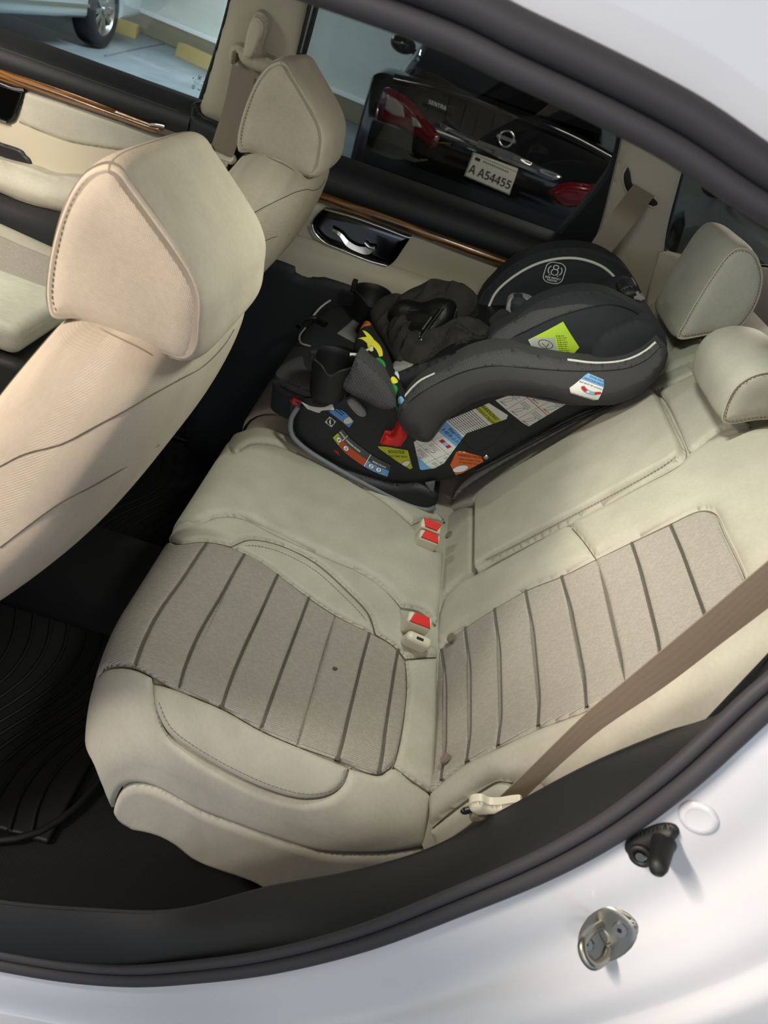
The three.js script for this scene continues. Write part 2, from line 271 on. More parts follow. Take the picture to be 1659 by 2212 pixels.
const std = (color, roughness = 0.6, o = {}) => new THREE.MeshPhysicalMaterial({ color, roughness, ...o });
const M = {
  leather: std('#c5c1b5', 0.52, { map: cloudTex, bumpMap: grainTex, bumpScale: 0.00012, specularIntensity: 0.45 }),
  cloth: std('#cdbfad', 0.9, { map: cloudTex, bumpMap: weaveTex, bumpScale: 0.0005, sheen: 0.3, sheenRoughness: 0.6 }),
  rib: std('#ffffff', 0.85, { map: ribCol, bumpMap: ribTex, bumpScale: 0.0011, specularIntensity: 0.5 }),
  thread: std('#82755f', 0.8), seamDark: std('#4d463a', 0.9), piping: std('#b4aa98', 0.7),
  beigePlastic: std('#b9b09c', 0.55, { bumpMap: grainTex, bumpScale: 0.00006 }),
  palePlastic: std('#d2cab8', 0.4),
  pillar: std('#b3aa94', 0.75, { bumpMap: grainTex, bumpScale: 0.00008 }),
  blackPlastic: std('#0e0f11', 0.5, { bumpMap: grainTex, bumpScale: 0.00015 }),
  softBlack: std('#15171a', 0.6, { bumpMap: grainTex, bumpScale: 0.0002 }),
  rubber: std('#111214', 0.55), rubberGrey: std('#36353a', 0.6),
  gloss: std('#050506', 0.12, { clearcoat: 0.6, clearcoatRoughness: 0.05 }),
  chrome: std('#d6d6d6', 0.16, { metalness: 1 }), satin: std('#a8aaac', 0.32, { metalness: 1 }),
  zinc: std('#97968e', 0.36, { metalness: 1 }),
  wood: std('#ffffff', 0.24, { map: woodCol, clearcoat: 0.7, clearcoatRoughness: 0.1 }),
  paint: std('#cdd0d6', 0.28, { clearcoat: 1, clearcoatRoughness: 0.03 }),
  webbing: std('#877a6a', 0.62, { bumpMap: webTex, bumpScale: 0.0003 }),
  red: std('#d5231f', 0.4), redDark: std('#a3181d', 0.45),
  charcoal: std('#3c3a3c', 0.88, { bumpMap: weaveTex, bumpScale: 0.0002, sheen: 0.25 }), charcoalMesh: std('#464446', 0.9, { bumpMap: meshTex, bumpScale: 0.0009 }),
  graphite: std('#23262a', 0.86, { bumpMap: weaveTex, bumpScale: 0.0002, sheen: 0.2 }), greyCloth: std('#8d8a88', 0.9), paleEdge: std('#d7d2ca', 0.7),
  blackCloth: std('#26231d', 0.92, { sheen: 0.15 }), blackLeather: std('#0b0b0c', 0.33, { bumpMap: grainTex, bumpScale: 0.0003 }),
  carpet: std('#0a0b0c', 0.97, { bumpMap: weaveTex, bumpScale: 0.0006 }), mat: std('#0d0e10', 0.6),
  white: std('#e9e9ea', 0.6),
};
const wireGroup = null;
const glassTint = new THREE.MeshPhysicalMaterial({ color: new THREE.Color().setRGB(0.27, 0.285, 0.28), roughness: 0, transmission: 1, thickness: 0, ior: 1.5 });
// ================================================================== the garage
const GY = 0.05;
{
  const g = structure('floor_garage', 'grey polished concrete garage floor');
  const s = new THREE.PlaneGeometry(40, 40, 1, 1); s.rotateX(-Math.PI / 2); const uv = s.attributes.uv; for (let i = 0; i < uv.count; i++) uv.setXY(i, uv.getX(i) * 40, uv.getY(i) * 40);
  const m = add(g, 'slab', s, std('#b4c4d4', 0.34, { map: concCol })); m.position.set(0, GY, 0);
  tube(g, 'expansion_joint', [V(-4.02, GY, -8.6), V(-4.2, GY, -10), V(-4.36, GY, -11.4)], 0.012, std('#4d5156', 0.9), { n: 20 });
}
const wa = V(-9.0, GY, -13.35), wb = V(6.5, GY, -7.75), wd = wb.clone().sub(wa).normalize(), wn = V(-wd.z, 0, wd.x);   // foot of the garage wall
if (wn.z < 0) wn.negate();
const wallFlat = new Flat(wa, wn, wd);
{
  const w = structure('wall_back', 'pale grey garage wall with a white painted band');
  const L = wa.distanceTo(wb), wall = box(w, 'plaster', std('#dde6e2', 0.9, { map: plasterCol }), [L, 2.5, 0.2], wa.clone().lerp(wb, 0.5).add(V(0, 1.2, 0)).addScaledVector(wn, -0.1), { r: 0.005 });
  wall.rotation.y = -Math.atan2(wd.z, wd.x);
  const k = box(w, 'curb', std('#8f8972', 0.9, { map: plasterCol }), [L, 0.26, 0.16], wa.clone().lerp(wb, 0.5).add(V(0, 0.13, 0)).addScaledVector(wn, 0.08), { r: 0.01 }); k.rotation.y = wall.rotation.y;
  const b = box(w, 'painted_band', std('#e6eaea', 0.7), [L, 0.06, 0.175], wa.clone().lerp(wb, 0.5).add(V(0, 0.285, 0)).addScaledVector(wn, 0.085), { r: 0.01 }); b.rotation.y = wall.rotation.y;
}
{
  const c = structure('ceiling', 'white painted concrete garage ceiling');
  box(c, 'soffit', std('#c9c7c0', 0.9), [30, 0.2, 24], V(0, 2.57, -2), { r: 0.01 });
}
for (const [a, b, lab] of [[[258, 70], [293, 82], 'yellow concrete wheel stop just behind the silver car wheel'], [[390, 122], [462, 155], 'yellow concrete wheel stop standing in the empty bay beside a pillar']]) {
  const p = at(...a, 'y', GY), q = at(...b, 'y', GY), t = thing('wheel_stop', lab, 'wheel stop', 'yellow wheel stops');
  const d = q.clone().sub(p).setY(0).normalize(), s = new THREE.Shape([[-0.09, 0], [0.09, 0], [0.06, 0.15], [-0.06, 0.15]].map((v) => new THREE.Vector2(...v)));
  const len = lab.includes('empty') ? 1.5 : 1.35, g = new THREE.ExtrudeGeometry(s, { depth: len, bevelEnabled: true, bevelSize: 0.015, bevelThickness: 0.02, bevelSegments: 3 });
  const m = add(t, 'block', soft(g, 0.5), std('#b09c66', 0.85, { map: plasterCol })); t.position.copy(lab.includes('empty') ? p : q); t.rotation.y = Math.atan2(d.x, d.z) + (lab.includes('empty') ? 0 : Math.PI);
}
// ------------------------------------------------------------------ parked cars: local origin at the rear bumper on the ground, nose along -z
function wheel(parent, x, z, out, dark) {
  const w = new THREE.Group(); w.name = 'wheel'; parent.add(w); w.position.set(x, 0.325, z); w.rotation.y = out > 0 ? 0 : Math.PI;
  const prof = [[0.21, -0.1], [0.27, -0.105], [0.31, -0.09], [0.325, -0.05], [0.325, 0.05], [0.31, 0.09], [0.27, 0.105], [0.215, 0.1], [0.21, 0.09]];
  const tire = new THREE.LatheGeometry(prof.map((p) => new THREE.Vector2(...p)), 40); tire.rotateZ(-Math.PI / 2); add(w, 'tire', tire, M.rubber);
  const dish = new THREE.LatheGeometry([[0.215, 0.095], [0.2, 0.08], [0.19, 0.02], [0.05, 0.0], [0.0, 0.0]].map((p) => new THREE.Vector2(...p)), 40); dish.rotateZ(-Math.PI / 2); add(w, 'rim', dish, dark);
  for (let k = 0; k < 10; k++) {
    const s = new THREE.Shape([[0.02, -0.018], [0.2, -0.026], [0.205, 0.012], [0.02, 0.014]].map((v) => new THREE.Vector2(...v))), g = new THREE.ExtrudeGeometry(s, { depth: 0.02, bevelEnabled: true, bevelSize: 0.004, bevelThickness: 0.004, bevelSegments: 2 });
    g.rotateZ(k * Math.PI / 5 + (k % 2) * 0.12); g.rotateY(Math.PI / 2); g.translate(0.055, 0, 0); add(w, 'spoke', g, M.satin);
  }
  const hub = new THREE.CylinderGeometry(0.035, 0.04, 0.03, 20); hub.rotateZ(Math.PI / 2); hub.translate(0.08, 0, 0); add(w, 'hub_cap', hub, M.satin);
}
function parkedCar(label, bodyMat, glassMat, [x, z, turn], o = {}) {
  const c = thing('parked_car', label, 'car'); const H = o.deck ?? 1.08, R = o.roof ?? 1.45;
  const side = [[0.02, 0.32], [0, 0.55], [0.03, 0.72], [-0.02, H - 0.12], [-0.05, H - 0.02], [-0.3, H], [-0.7, H - 0.02], [-3.0, 0.98], [-3.9, 0.86], [-4.35, 0.7], [-4.5, 0.5], [-4.45, 0.28], [-3.95, 0.24], [-3.93, 0.4], [-3.8, 0.58], [-3.6, 0.66], [-3.4, 0.58], [-3.27, 0.4], [-3.25, 0.24], [-1.3, 0.24], [-1.28, 0.4], [-1.15, 0.58], [-0.95, 0.66], [-0.75, 0.58], [-0.62, 0.4], [-0.6, 0.28]];
  const s = new THREE.Shape(side.map(([a, b]) => new THREE.Vector2(a, b))), g = new THREE.ExtrudeGeometry(s, { depth: 1.56, bevelEnabled: true, bevelThickness: 0.1, bevelSize: 0.07, bevelOffset: -0.07, bevelSegments: 6 });
  g.translate(0, 0, -0.78); g.rotateY(-Math.PI / 2); add(c, 'body', soft(g, 0.6), bodyMat);
  const ring = (y, zr, zf, w) => { const r = []; for (let k = 0; k < 48; k++) { const a = k / 48 * Math.PI * 2, sx = Math.sign(Math.cos(a)) * Math.abs(Math.cos(a)) ** 0.35, sz = Math.sign(Math.sin(a)) * Math.abs(Math.sin(a)) ** 0.35; r.push(V(sx * w, y, (zr + zf) / 2 + sz * (zr - zf) / 2)); } return r.reverse(); };
  add(c, 'cabin', loft([ring(H - 0.06, -0.45, -3.1, 0.8), ring((H + R) / 2, -0.85, -2.75, 0.72), ring(R - 0.06, -1.2, -2.42, 0.6), ring(R - 0.01, -1.32, -2.3, 0.53), ring(R, -1.5, -2.1, 0.4)]), bodyMat);
  const rg = new Flat(V(0, H, -0.47), V(0, 0.62, 1), V(1, 0, 0));
  pad(c, 'rear_window', rg, [[-0.66, 0.03, 1], [0, 0.015], [0.66, 0.03, 1], [0.52, 0.55, 1], [0, 0.58], [-0.52, 0.55, 1]], glassMat, { isUV: true, thick: 0.01, round: 0.02, skirt: 0.12, lift: 0.045, cell: 0.06 });
  for (const sgn of [-1, 1]) {
    const sf = new Flat(V(sgn * 0.79, H - 0.02, -1.8), V(sgn, 0.42, 0), V(0, 0, sgn)); 
    pad(c, 'side_window', sf, [[-1.05, 0.05, 1], [1.05, 0.05, 1], [0.62, 0.32], [0.2, 0.36], [-0.5, 0.35]].map(([u, v, k]) => sgn > 0 ? [-u, v, k] : [u, v, k]), glassMat, { isUV: true, thick: 0.004, round: 0.01, skirt: 0.1, lift: 0.02, cell: 0.06 });
    const mir = new THREE.SphereGeometry(1, 24, 16); mir.scale(0.12, 0.075, 0.07); const mm = add(c, 'side_mirror', mir, o.mirror ?? bodyMat); mm.position.set(sgn * 0.98, H + 0.06, -2.72);
    const arm = add(mm, 'mirror_arm', new THREE.CapsuleGeometry(0.025, 0.14, 4, 8), M.blackPlastic); arm.rotation.z = Math.PI / 2 + sgn * 0.3; arm.position.set(-sgn * 0.13, -0.03, 0);
    const gl = new THREE.SphereGeometry(1, 20, 12); gl.scale(0.1, 0.06, 0.02); const gm = add(mm, 'mirror_glass', gl, M.gloss); gm.position.z = 0.06;
    box(c, 'side_skirt', o.skirt ?? M.satin, [0.02, 0.025, 1.9], V(sgn * 0.882, 0.36, -2.28));
    for (const zz of [-1.55, -2.5]) box(c, 'door_handle', o.handle ?? M.chrome, [0.03, 0.03, 0.16], V(sgn * 0.885, H - 0.2, zz));
    wheel(c, sgn * 0.78, -0.95, sgn, M.zinc); wheel(c, sgn * 0.78, -3.6, sgn, M.zinc);
  }
  c.position.set(x, GY, z); c.rotation.y = turn; c.scale.setScalar(o.scale ?? 1); return c;
}
const carGlass = std('#07080a', 0.04, { clearcoat: 1 });
const silver = parkedCar('silver sedan with multi spoke alloy wheel parked by yellow wheel stop', std('#aab4b8', 0.3, { metalness: 0.5, clearcoat: 1 }), carGlass, [-5.32, -4.5, 0], { scale: 1.25 });
const greyCar = parkedCar('grey car with chrome topped side mirror seen through dark quarter glass', std('#c2c8ca', 0.35, { metalness: 0.2, clearcoat: 1 }), carGlass, [3.45, -3.4, 0], { deck: 0.98, mirror: M.chrome });
const sedan = parkedCar('black sedan seen from behind with white licence plate and red tail lights', std('#08090b', 0.12, { clearcoat: 1, clearcoatRoughness: 0.04 }), carGlass, [0.44, -4.09, 0], { deck: 1.16, roof: 1.52, mirror: std('#08080a', 0.3), skirt: M.blackPlastic, handle: M.gloss });
{
  const zp = new Flat(V(0, 0, -4.09), V(0, 0, 1), V(1, 0, 0)), off = (m) => { m.position.sub(sedan.position); return m; };
  const lampRed = std('#5a0a12', 0.12, { clearcoat: 1 }), lens = std('#a8a29c', 0.15, { clearcoat: 1, bumpMap: ribTex, bumpScale: 0.002 });
  const L1 = off(pad(sedan, 'tail_light', zp, [[835, 188], [862, 200], [887, 215], [920, 255], [951, 293, 1], [945, 312], [925, 314], [878, 281], [816, 259, 1], [820, 220]], lampRed, { thick: 0.035, round: 0.05, skirt: 0.06, lift: 0.03 }));
  off(pad(sedan, 'tail_light', zp, [[1181, 414, 1], [1217, 394], [1268, 397], [1290, 400], [1285, 430], [1254, 444], [1213, 444]], lampRed, { thick: 0.035, round: 0.05, skirt: 0.06, lift: 0.03 }));
  const c1 = pad(L1, 'clear_lens', zp, [[838, 206, 1], [856, 212], [873, 228, 1], [876, 252, 1], [852, 246], [833, 234, 1]], lens, { thick: 0.01, round: 0.02, lift: 0.07, skirt: 0.0 });
  const c2 = pad(L1, 'clear_lens', zp, [[890, 249, 1], [904, 258], [913, 274, 1], [893, 270, 1]], lens, { thick: 0.008, round: 0.02, lift: 0.07, skirt: 0.0 });
  off(pad(sedan, 'chrome_strip', zp, [[952, 264], [985, 281], [1045, 305], [1110, 330], [1160, 356], [1212, 380], [1190, 387], [1140, 366], [1090, 346], [1000, 300], [955, 276]], M.chrome, { thick: 0.02, round: 0.015, skirt: 0.05, lift: 0.05, cell: 0.02 }));
  const cv = document.createElement('canvas'); cv.width = 512; cv.height = 256; const q = cv.getContext('2d');
  q.fillStyle = '#c9cabd'; q.fillRect(0, 0, 512, 256); q.strokeStyle = '#55584f'; q.lineWidth = 6; q.strokeRect(8, 8, 496, 240); q.fillStyle = '#17191a'; q.textAlign = 'center'; q.font = 'bold 128px sans-serif'; q.fillText('A A54455', 256, 205, 470); for (let k = 0; k < 12; k++) q.fillRect(130 + k * 24, 34, 14, 16); q.fillRect(40, 28, 56, 32);
  const tx = new THREE.CanvasTexture(cv); tx.colorSpace = THREE.SRGBColorSpace;
  off(pad(sedan, 'licence_plate', zp, [[1022, 328, 1], [1119, 362, 1], [1100, 419, 1], [1003, 378, 1]], std('#ffffff', 0.5, { map: tx }), { thick: 0.004, round: 0.006, lift: 0.045, skirt: 0.02, uvFrom: [[1003, 378], [1100, 419], [1022, 328]] }));
  tube(sedan, 'trunk_lip', [[-0.74, 1.125, -0.06], [-0.4, 1.165, -0.045], [0, 1.175, -0.04], [0.4, 1.165, -0.045], [0.74, 1.125, -0.06]].map((p) => V(...p)), 0.03, M.gloss, { k: 14, n: 40 });
  const e = zp.hit(1093, 298), ep = zp.pt(e[0], e[1], 0.05), ring = add(sedan, 'emblem', new THREE.TorusGeometry(0.045, 0.008, 10, 32), M.chrome); ring.position.copy(ep.clone().sub(sedan.position));
  const bar = add(ring, 'emblem_bar', new THREE.BoxGeometry(0.125, 0.02, 0.012), M.chrome);
  const cv2 = document.createElement('canvas'); cv2.width = 512; cv2.height = 96; const q2 = cv2.getContext('2d'); q2.fillStyle = '#08090b'; q2.fillRect(0, 0, 512, 96); q2.fillStyle = '#c8ccd0'; q2.font = 'bold 80px sans-serif'; q2.textAlign = 'center'; q2.fillText('SENTRA', 256, 76, 490);
  const t2 = new THREE.CanvasTexture(cv2); t2.colorSpace = THREE.SRGBColorSpace;
  off(pad(sedan, 'model_badge', zp, [[914, 206, 1], [980, 232, 1], [977, 246, 1], [911, 220, 1]], std('#ffffff', 0.3, { map: t2 }), { thick: 0.002, round: 0.002, lift: 0.04, skirt: 0.02, uvFrom: [[911, 220], [977, 246], [914, 206]] }));
  box(sedan, 'bumper', std('#0a0b0c', 0.25), [1.66, 0.3, 0.16], V(0, 0.45, 0.0), { r: 0.06 });
}

// ================================================================== the car around the camera's view: shell and openings
const zf = (y) => y < 1.1 ? 0.735 - 0.03 * Math.max(0, (0.7 - y) / 0.3) ** 1.2 : 0.735 - 0.115 * ((y - 1.1) / 0.45) ** 1.3;   // body side plane, leaning in above the belt
const onBody = (px, py, d = 0) => { let p = at(px, py, 'z', 0.72); for (let i = 0; i < 14; i++) p = at(px, py, 'z', (zf(Math.min(1.7, p.y)) + d) * 0.6 + p.z * 0.4); return p; };
const rimPx = [[-160, 2050], [0, 2085], [150, 2110], [290, 2120], [430, 2112], [600, 2090], [800, 2040], [1000, 1965], [1200, 1882], [1350, 1800], [1500, 1690], [1600, 1600], [1659, 1545]];
const rimPts = rimPx.map((p) => onBody(...p)); const last = rimPts[rimPts.length - 1];
for (const [x, y] of [[0.578, 1.30], [0.562, 1.4], [0.52, 1.485], [0.46, 1.532]]) rimPts.push(V(x, y, zf(y)));
for (const p of [[1659, 302], [1530, 213], [1403, 143], [1277, 80], [1150, 20], [1000, -54]]) rimPts.push(onBody(...p));
for (const [x, y] of [[-0.1, 1.572], [-0.3, 1.57], [-0.42, 1.54], [-0.46, 1.44], [-0.45, 1.1], [-0.42, 0.75], [-0.36, 0.52], [-0.27, 0.43]]) rimPts.push(V(x, y, zf(y)));
const rim = new THREE.CatmullRomCurve3(rimPts, true, 'centripetal'); const RN = 260;
const rimAt = (t) => { t = ((t % 1) + 1) % 1; const p = rim.getPointAt(t), d = rim.getTangentAt(t); const n = V(d.y, -d.x, 0).normalize(); return { p, n }; };   // n points away from the opening
const jambProfile = [[-0.008, -0.014], [0.004, -0.002], [0.03, 0.012], [0.062, 0.022], [0.074, 0.03], [0.082, 0.042], [0.1, 0.06], [0.12, 0.068], [0.126, 0.07], [0.13, 0.08], [0.136, 0.085], [0.15, 0.088], [0.26, 0.1], [0.4, 0.102]];
const jc = new THREE.CatmullRomCurve3(jambProfile.map(([a, b]) => V(a, b, 0)), false, 'centripetal'), rimLen = rim.getLength(), jLen = jc.getLength();
const jamb = new Surf((u, v) => { const { p, n } = rimAt(u / rimLen), q = jc.getPointAt(Math.max(0, Math.min(1, v / jLen))); const s = THREE.MathUtils.smoothstep(p.y, 1.2, 1.5), e = Math.max(0, q.x - 0.12) * s * Math.max(0, n.y), o = q.x - e; return V(p.x + n.x * o, p.y + n.y * o, p.z + q.y * (1 - 0.85 * s) - e); }, 0, rimLen, 0, jLen, RN, 40);
jamb.flip = false;
const wallRight = structure('wall_right', 'far rocker below the doors');
box(wallRight, 'rocker', M.softBlack, [2.6, 0.4, 0.05], V(-0.2, 0.42, -0.71), { r: 0.015 });
const wallLeft = structure('wall_left', 'white painted body side around the open rear door');
{ const g = jamb.mesh(0, RN, 90); add(wallLeft, 'door_jamb', g, M.paint, 'glossy white painted door jamb'); }
const innerPx = [[-170, 1915], [0, 1948], [200, 1965], [370, 1968], [590, 1915], [760, 1884], [920, 1838], [1100, 1745], [1280, 1650], [1450, 1580], [1590, 1530], [1640, 1450], [1700, 1370]];
{
  // black sill and pillar trim between the seat and the rubber seal
  const A = innerPx.map((p) => at(...p, 'z', 0.668 - 0.043 * THREE.MathUtils.smoothstep(p[0], 100, 900))), B = [...rimPx.map((p) => onBody(...p)), V(0.578, 1.30, zf(1.3))].slice(0, 14);
  const a = new THREE.CatmullRomCurve3(A, false, 'centripetal').getSpacedPoints(90), b = new THREE.CatmullRomCurve3(B, false, 'centripetal').getSpacedPoints(90);
  const pos = [], idx = [], uv = [], W = 10;
  for (let i = 0; i <= 90; i++) for (let k = 0; k <= W; k++) { const t = k / W, p = a[i].clone().lerp(b[i], t); const { n } = { n: V(-0.5, 0.75, 0.3).normalize() }; p.addScaledVector(n, 0.014 * Math.sin(Math.PI * Math.min(1, t * 1.1)) - (t > 0.85 ? 0.006 : 0)); pos.push(p.x, p.y, p.z); uv.push(i * 0.015, t * 0.12); if (i < 90 && k < W) { const c = i * (W + 1) + k; idx.push(c, c + 1, c + W + 1, c + 1, c + W + 2, c + W + 1); } }
  const g = new THREE.BufferGeometry(); g.setAttribute('position', new THREE.Float32BufferAttribute(pos, 3)); g.setAttribute('uv', new THREE.Float32BufferAttribute(uv, 2)); g.setIndex(idx); g.computeVertexNormals();
  add(wallLeft, 'sill_trim', g, M.softBlack, 'black grained sill trim');
  const inner = []; for (let i = 0; i <= 90; i += 3) inner.push(a[i]);
  const skirtA = inner, skirtB = inner.map((p) => p.clone().add(V(0, -0.3, -0.02)));
  add(wallLeft, 'sill_inner_face', strapGeo(skirtA, skirtB, 0.004, 60), M.softBlack);
}
{
  const sealRing = (off, dz, r0, r1, K = 14) => {   // rubber section along the opening, fuller along the roof
    const rings = [], N = 300; for (let i = 0; i < N; i++) { const { p, n } = rimAt(i / N), s = THREE.MathUtils.smoothstep(p.y, 1.3, 1.5), r = r0 + (r1 - r0) * s, c = p.clone().addScaledVector(n, off(s)).add(V(0, 0, dz)), ring = []; for (let k = 0; k < K; k++) { const a = k / K * Math.PI * 2; ring.push(c.clone().addScaledVector(n, r * Math.cos(a)).add(V(0, 0, r * Math.sin(a)))); } rings.push(ring); }
    rings.push(rings[0].map((p) => p.clone())); return loft(rings, false);
  };
  add(wallLeft, 'weather_seal', sealRing((s) => -0.0075 - 0.0045 * s, 0.002, 0.0085, 0.011), M.rubberGrey, 'black rubber door seal');
  add(wallLeft, 'seal_lip', sealRing((s) => -0.021 - 0.01 * s, -0.004, 0.006, 0.0095), M.rubberGrey);
}
{
  // roof, far roof rail, near front door, tail, dash: close the cabin to the garage light
  const roof = structure('roof', 'white roof of the car over the cabin');
  box(roof, 'roof_panel', M.paint, [2.5, 0.03, 1.26], V(0.25, 1.64, 0), { r: 0.012 });
  box(roof, 'head_liner', M.pillar, [2.5, 0.02, 1.22], V(0.25, 1.605, 0), { r: 0.008 });
  box(roof, 'roof_rail', M.pillar, [2.5, 0.06, 0.06], V(0.25, 1.585, -0.62), { r: 0.02 });
  box(roof, 'roof_rail', M.pillar, [2.5, 0.06, 0.04], V(0.25, 1.6, 0.55), { r: 0.015 });
  box(wallLeft, 'front_door_inner_panel', M.beigePlastic, [1.0, 0.75, 0.08], V(-0.99, 0.83, 0.7), { r: 0.02 });
  box(wallLeft, 'front_window_frame', M.blackPlastic, [1.0, 0.05, 0.04], V(-0.99, 1.545, 0.63), { r: 0.01 });
  box(wallLeft, 'rear_quarter_panel', M.beigePlastic, [0.72, 0.85, 0.05], V(1.24, 0.9, 0.63), { r: 0.02 });
  const tail = structure('wall_rear', 'tailgate and load floor behind the rear seat');
  box(tail, 'tailgate_panel', M.beigePlastic, [0.06, 0.7, 1.3], V(1.6, 0.85, 0), { r: 0.02 });
  box(tail, 'load_floor', M.carpet, [0.68, 0.04, 1.3], V(1.26, 0.72, 0), { r: 0.01 });
  const dash = structure('wall_front', 'dashboard and firewall ahead of the front seats');
  box(dash, 'dashboard', M.softBlack, [0.4, 0.75, 1.36], V(-1.55, 0.85, 0), { r: 0.08 });
}
{
  // the open rear door, hinged at the near centre pillar; it stands outside the frame and shades the lower half of the opening
  const d = thing('open_car_door', 'white rear door swung open beside the seat', 'car door');
  box(d, 'door_skin', M.paint, [0.09, 0.78, 0.98], V(0, 0.42, 0.5), { r: 0.03 });
  box(d, 'door_inner_panel', M.beigePlastic, [0.04, 0.7, 0.9], V(0.06, 0.42, 0.5), { r: 0.015 });
  for (const z of [0.03, 0.94]) box(d, 'window_post', M.blackPlastic, [0.04, 0.36, 0.05], V(-0.01, 0.97, z), { r: 0.012 });
  box(d, 'window_header', M.blackPlastic, [0.04, 0.05, 0.96], V(-0.01, 1.13, 0.5), { r: 0.012 });
  box(d, 'window_pane', glassTint, [0.004, 0.34, 0.86], V(-0.01, 0.96, 0.485), { r: 0.001 });
  d.position.set(-0.52, 0.42, 0.9); d.rotation.y = -0.05;
}
// ------------------------------------------------------------------ cabin floor and rubber mats
{
  const f = structure('floor', 'black carpeted cabin floor');
  box(f, 'carpet', M.carpet, [3.2, 0.04, 1.4], V(-0.1, 0.36, 0), { r: 0.01 });
  box(f, 'tunnel', M.carpet, [1.6, 0.12, 0.24], V(-0.55, 0.42, 0.0), { r: 0.05 });
  box(f, 'seat_riser', M.carpet, [0.46, 0.2, 1.04], V(0.26, 0.46, -0.06), { r: 0.03 });
}
for (const [zc, lab] of [[0.33, 'black ribbed rubber floor mat behind the nearer front seat'], [-0.36, 'black ribbed rubber floor mat behind the farther front seat']]) {
  const t = thing('floor_mat', lab, 'floor mat', 'rubber mats in the rear footwells');
  box(t, 'tray', M.mat, [0.5, 0.012, 0.46], V(-0.33, 0.388, zc - 0.02), { r: 0.005 });
  tube(t, 'raised_rim', [[-0.57, zc - 0.24], [-0.57, zc + 0.2], [-0.1, zc + 0.2], [-0.1, zc - 0.24]].map(([x, z]) => V(x, 0.394, z)), 0.006, M.mat, { closed: true, n: 60 });
  for (let k = 0; k < 17; k++) {
    const x = -0.54 + k * 0.029, p = []; for (let i = 0; i <= 8; i++) { const s = i / 8 - 0.5; p.push(V(x + 0.05 * Math.cos(s * 4.2 + k * 0.12), 0.395, zc + s * 0.42)); }
    tube(t, 'rib', p, 0.0036, M.mat, { k: 6, n: 24 });
  }
  rebase(t, -0.3, 0.385, zc);
}
// ================================================================== far side: doors, pillars, windows
const glassClear = new THREE.MeshPhysicalMaterial({ color: '#f2f6f4', roughness: 0, transmission: 1, thickness: 0, ior: 1.5 });
const farGlass = new Flat(V(0, 1.235, -0.742), V(0, -0.25, 1), V(1, 0, 0));
const farUp = new Flat(V(0, 1.25, -0.69), V(0, -0.25, 1), V(1, 0, 0));   // pillar trims lean in with the glass
function beltTrim(parent, x0, x1, prof, mat, name = 'upper_trim') {
  const c = new THREE.CatmullRomCurve3(prof.map(([z, y]) => V(0, y, z)), false, 'centripetal'), L = c.getLength();
  const s = new Surf((u, v) => { const p = c.getPointAt(Math.max(0, Math.min(1, v / L))); p.x = u; return p; }, x0, x1, 0, L, 8, 30);
  const g = s.mesh(0, 8, 30); add(parent, name, g, mat, 'black padded door top'); return s;
}
const doorRear = structure('door_2', 'far rear door with wood strip and pull handle');
{
  const g = doorRear, p0 = zPlane(-0.685);
  pad(g, 'inner_panel', p0, [[-0.36, 0.45, 1], [0.68, 0.45, 1], [0.68, 1.17, 1], [-0.36, 1.17, 1]], M.beigePlastic, { isUV: true, thick: 0.004, round: 0.01, skirt: 0.05, cell: 0.06 });
  pad(g, 'arm_rest', zPlane(-0.675), [[520, 505], [600, 500], [680, 520], [760, 545], [845, 574], [971, 619], [1080, 665], [1120, 760], [860, 790], [640, 690], [520, 600]], M.beigePlastic, { thick: 0.035, round: 0.05, skirt: 0.02, cell: 0.02 });
  pad(g, 'kick_panel', zPlane(-0.65), [[530, 520], [575, 545], [610, 556], [640, 568], [652, 583], [664, 590], [690, 590], [770, 612], [830, 642], [910, 690], [900, 1050], [430, 1050], [470, 620]], M.softBlack, { thick: 0.02, round: 0.03, skirt: 0.06, cell: 0.02, label: 'black lower door bin' });
  const s = beltTrim(g, -0.36, 0.62, [[-0.68, 1.148], [-0.664, 1.152], [-0.652, 1.168], [-0.652, 1.19], [-0.664, 1.21], [-0.69, 1.226], [-0.72, 1.232], [-0.742, 1.232], [-0.75, 1.2]], M.softBlack);
  seam(g, s, [{ uv: [-0.36, 0.058] }, { uv: [0.1, 0.058] }, { uv: [0.62, 0.058] }], M.seamDark, 0.0008, 0, 'seam');
  pad(g, 'wood_strip', zPlane(-0.665), [[600, 376, 1], [718, 418], [920, 492], [1122, 566], [1230, 606, 1], [1215, 626, 1], [1101, 583], [900, 509], [711, 442], [594, 398, 1]], M.wood, { thick: 0.012, round: 0.012, skirt: 0.02, cell: 0.006, label: 'glossy brown wood grain strip' });
  const bz = zPlane(-0.668), bez = pad(g, 'handle_bezel', bz, [[703, 449, 1], [760, 465], [830, 490], [889, 510, 1], [872, 536], [850, 566], [836, 574], [800, 562], [740, 538], [700, 520], [680, 498], [676, 482], [686, 464]], M.gloss, { thick: 0.006, round: 0.02, skirt: 0.02, lift: 0.002, label: 'gloss black handle surround' });
  tube(bez, 'chrome_edge', along(bz, [[703, 450], [760, 466], [830, 491], [876, 509], [889, 512]], 0.01), 0.0032, M.chrome, { k: 8 });
  tube(bez, 'chrome_edge', along(bz, [[676, 483], [680, 498], [700, 520], [740, 538], [800, 562], [836, 572]], 0.01), 0.0026, M.chrome, { k: 8 });
  const hA = along(bz, [[719, 489], [739, 500], [756, 517], [776, 528], [797, 530], [812, 528]], 0.02), hB = along(bz, [[718, 493], [737, 507], [752, 527], [776, 540], [797, 545], [813, 536]], 0.024);
  add(bez, 'pull_handle', strapGeo(hA, hB, 0.005, 40), M.satin, 'chrome pull handle');
  tube(bez, 'handle_root', along(bz, [[790, 521], [800, 530], [812, 532]], 0.02), 0.005, M.satin);
}
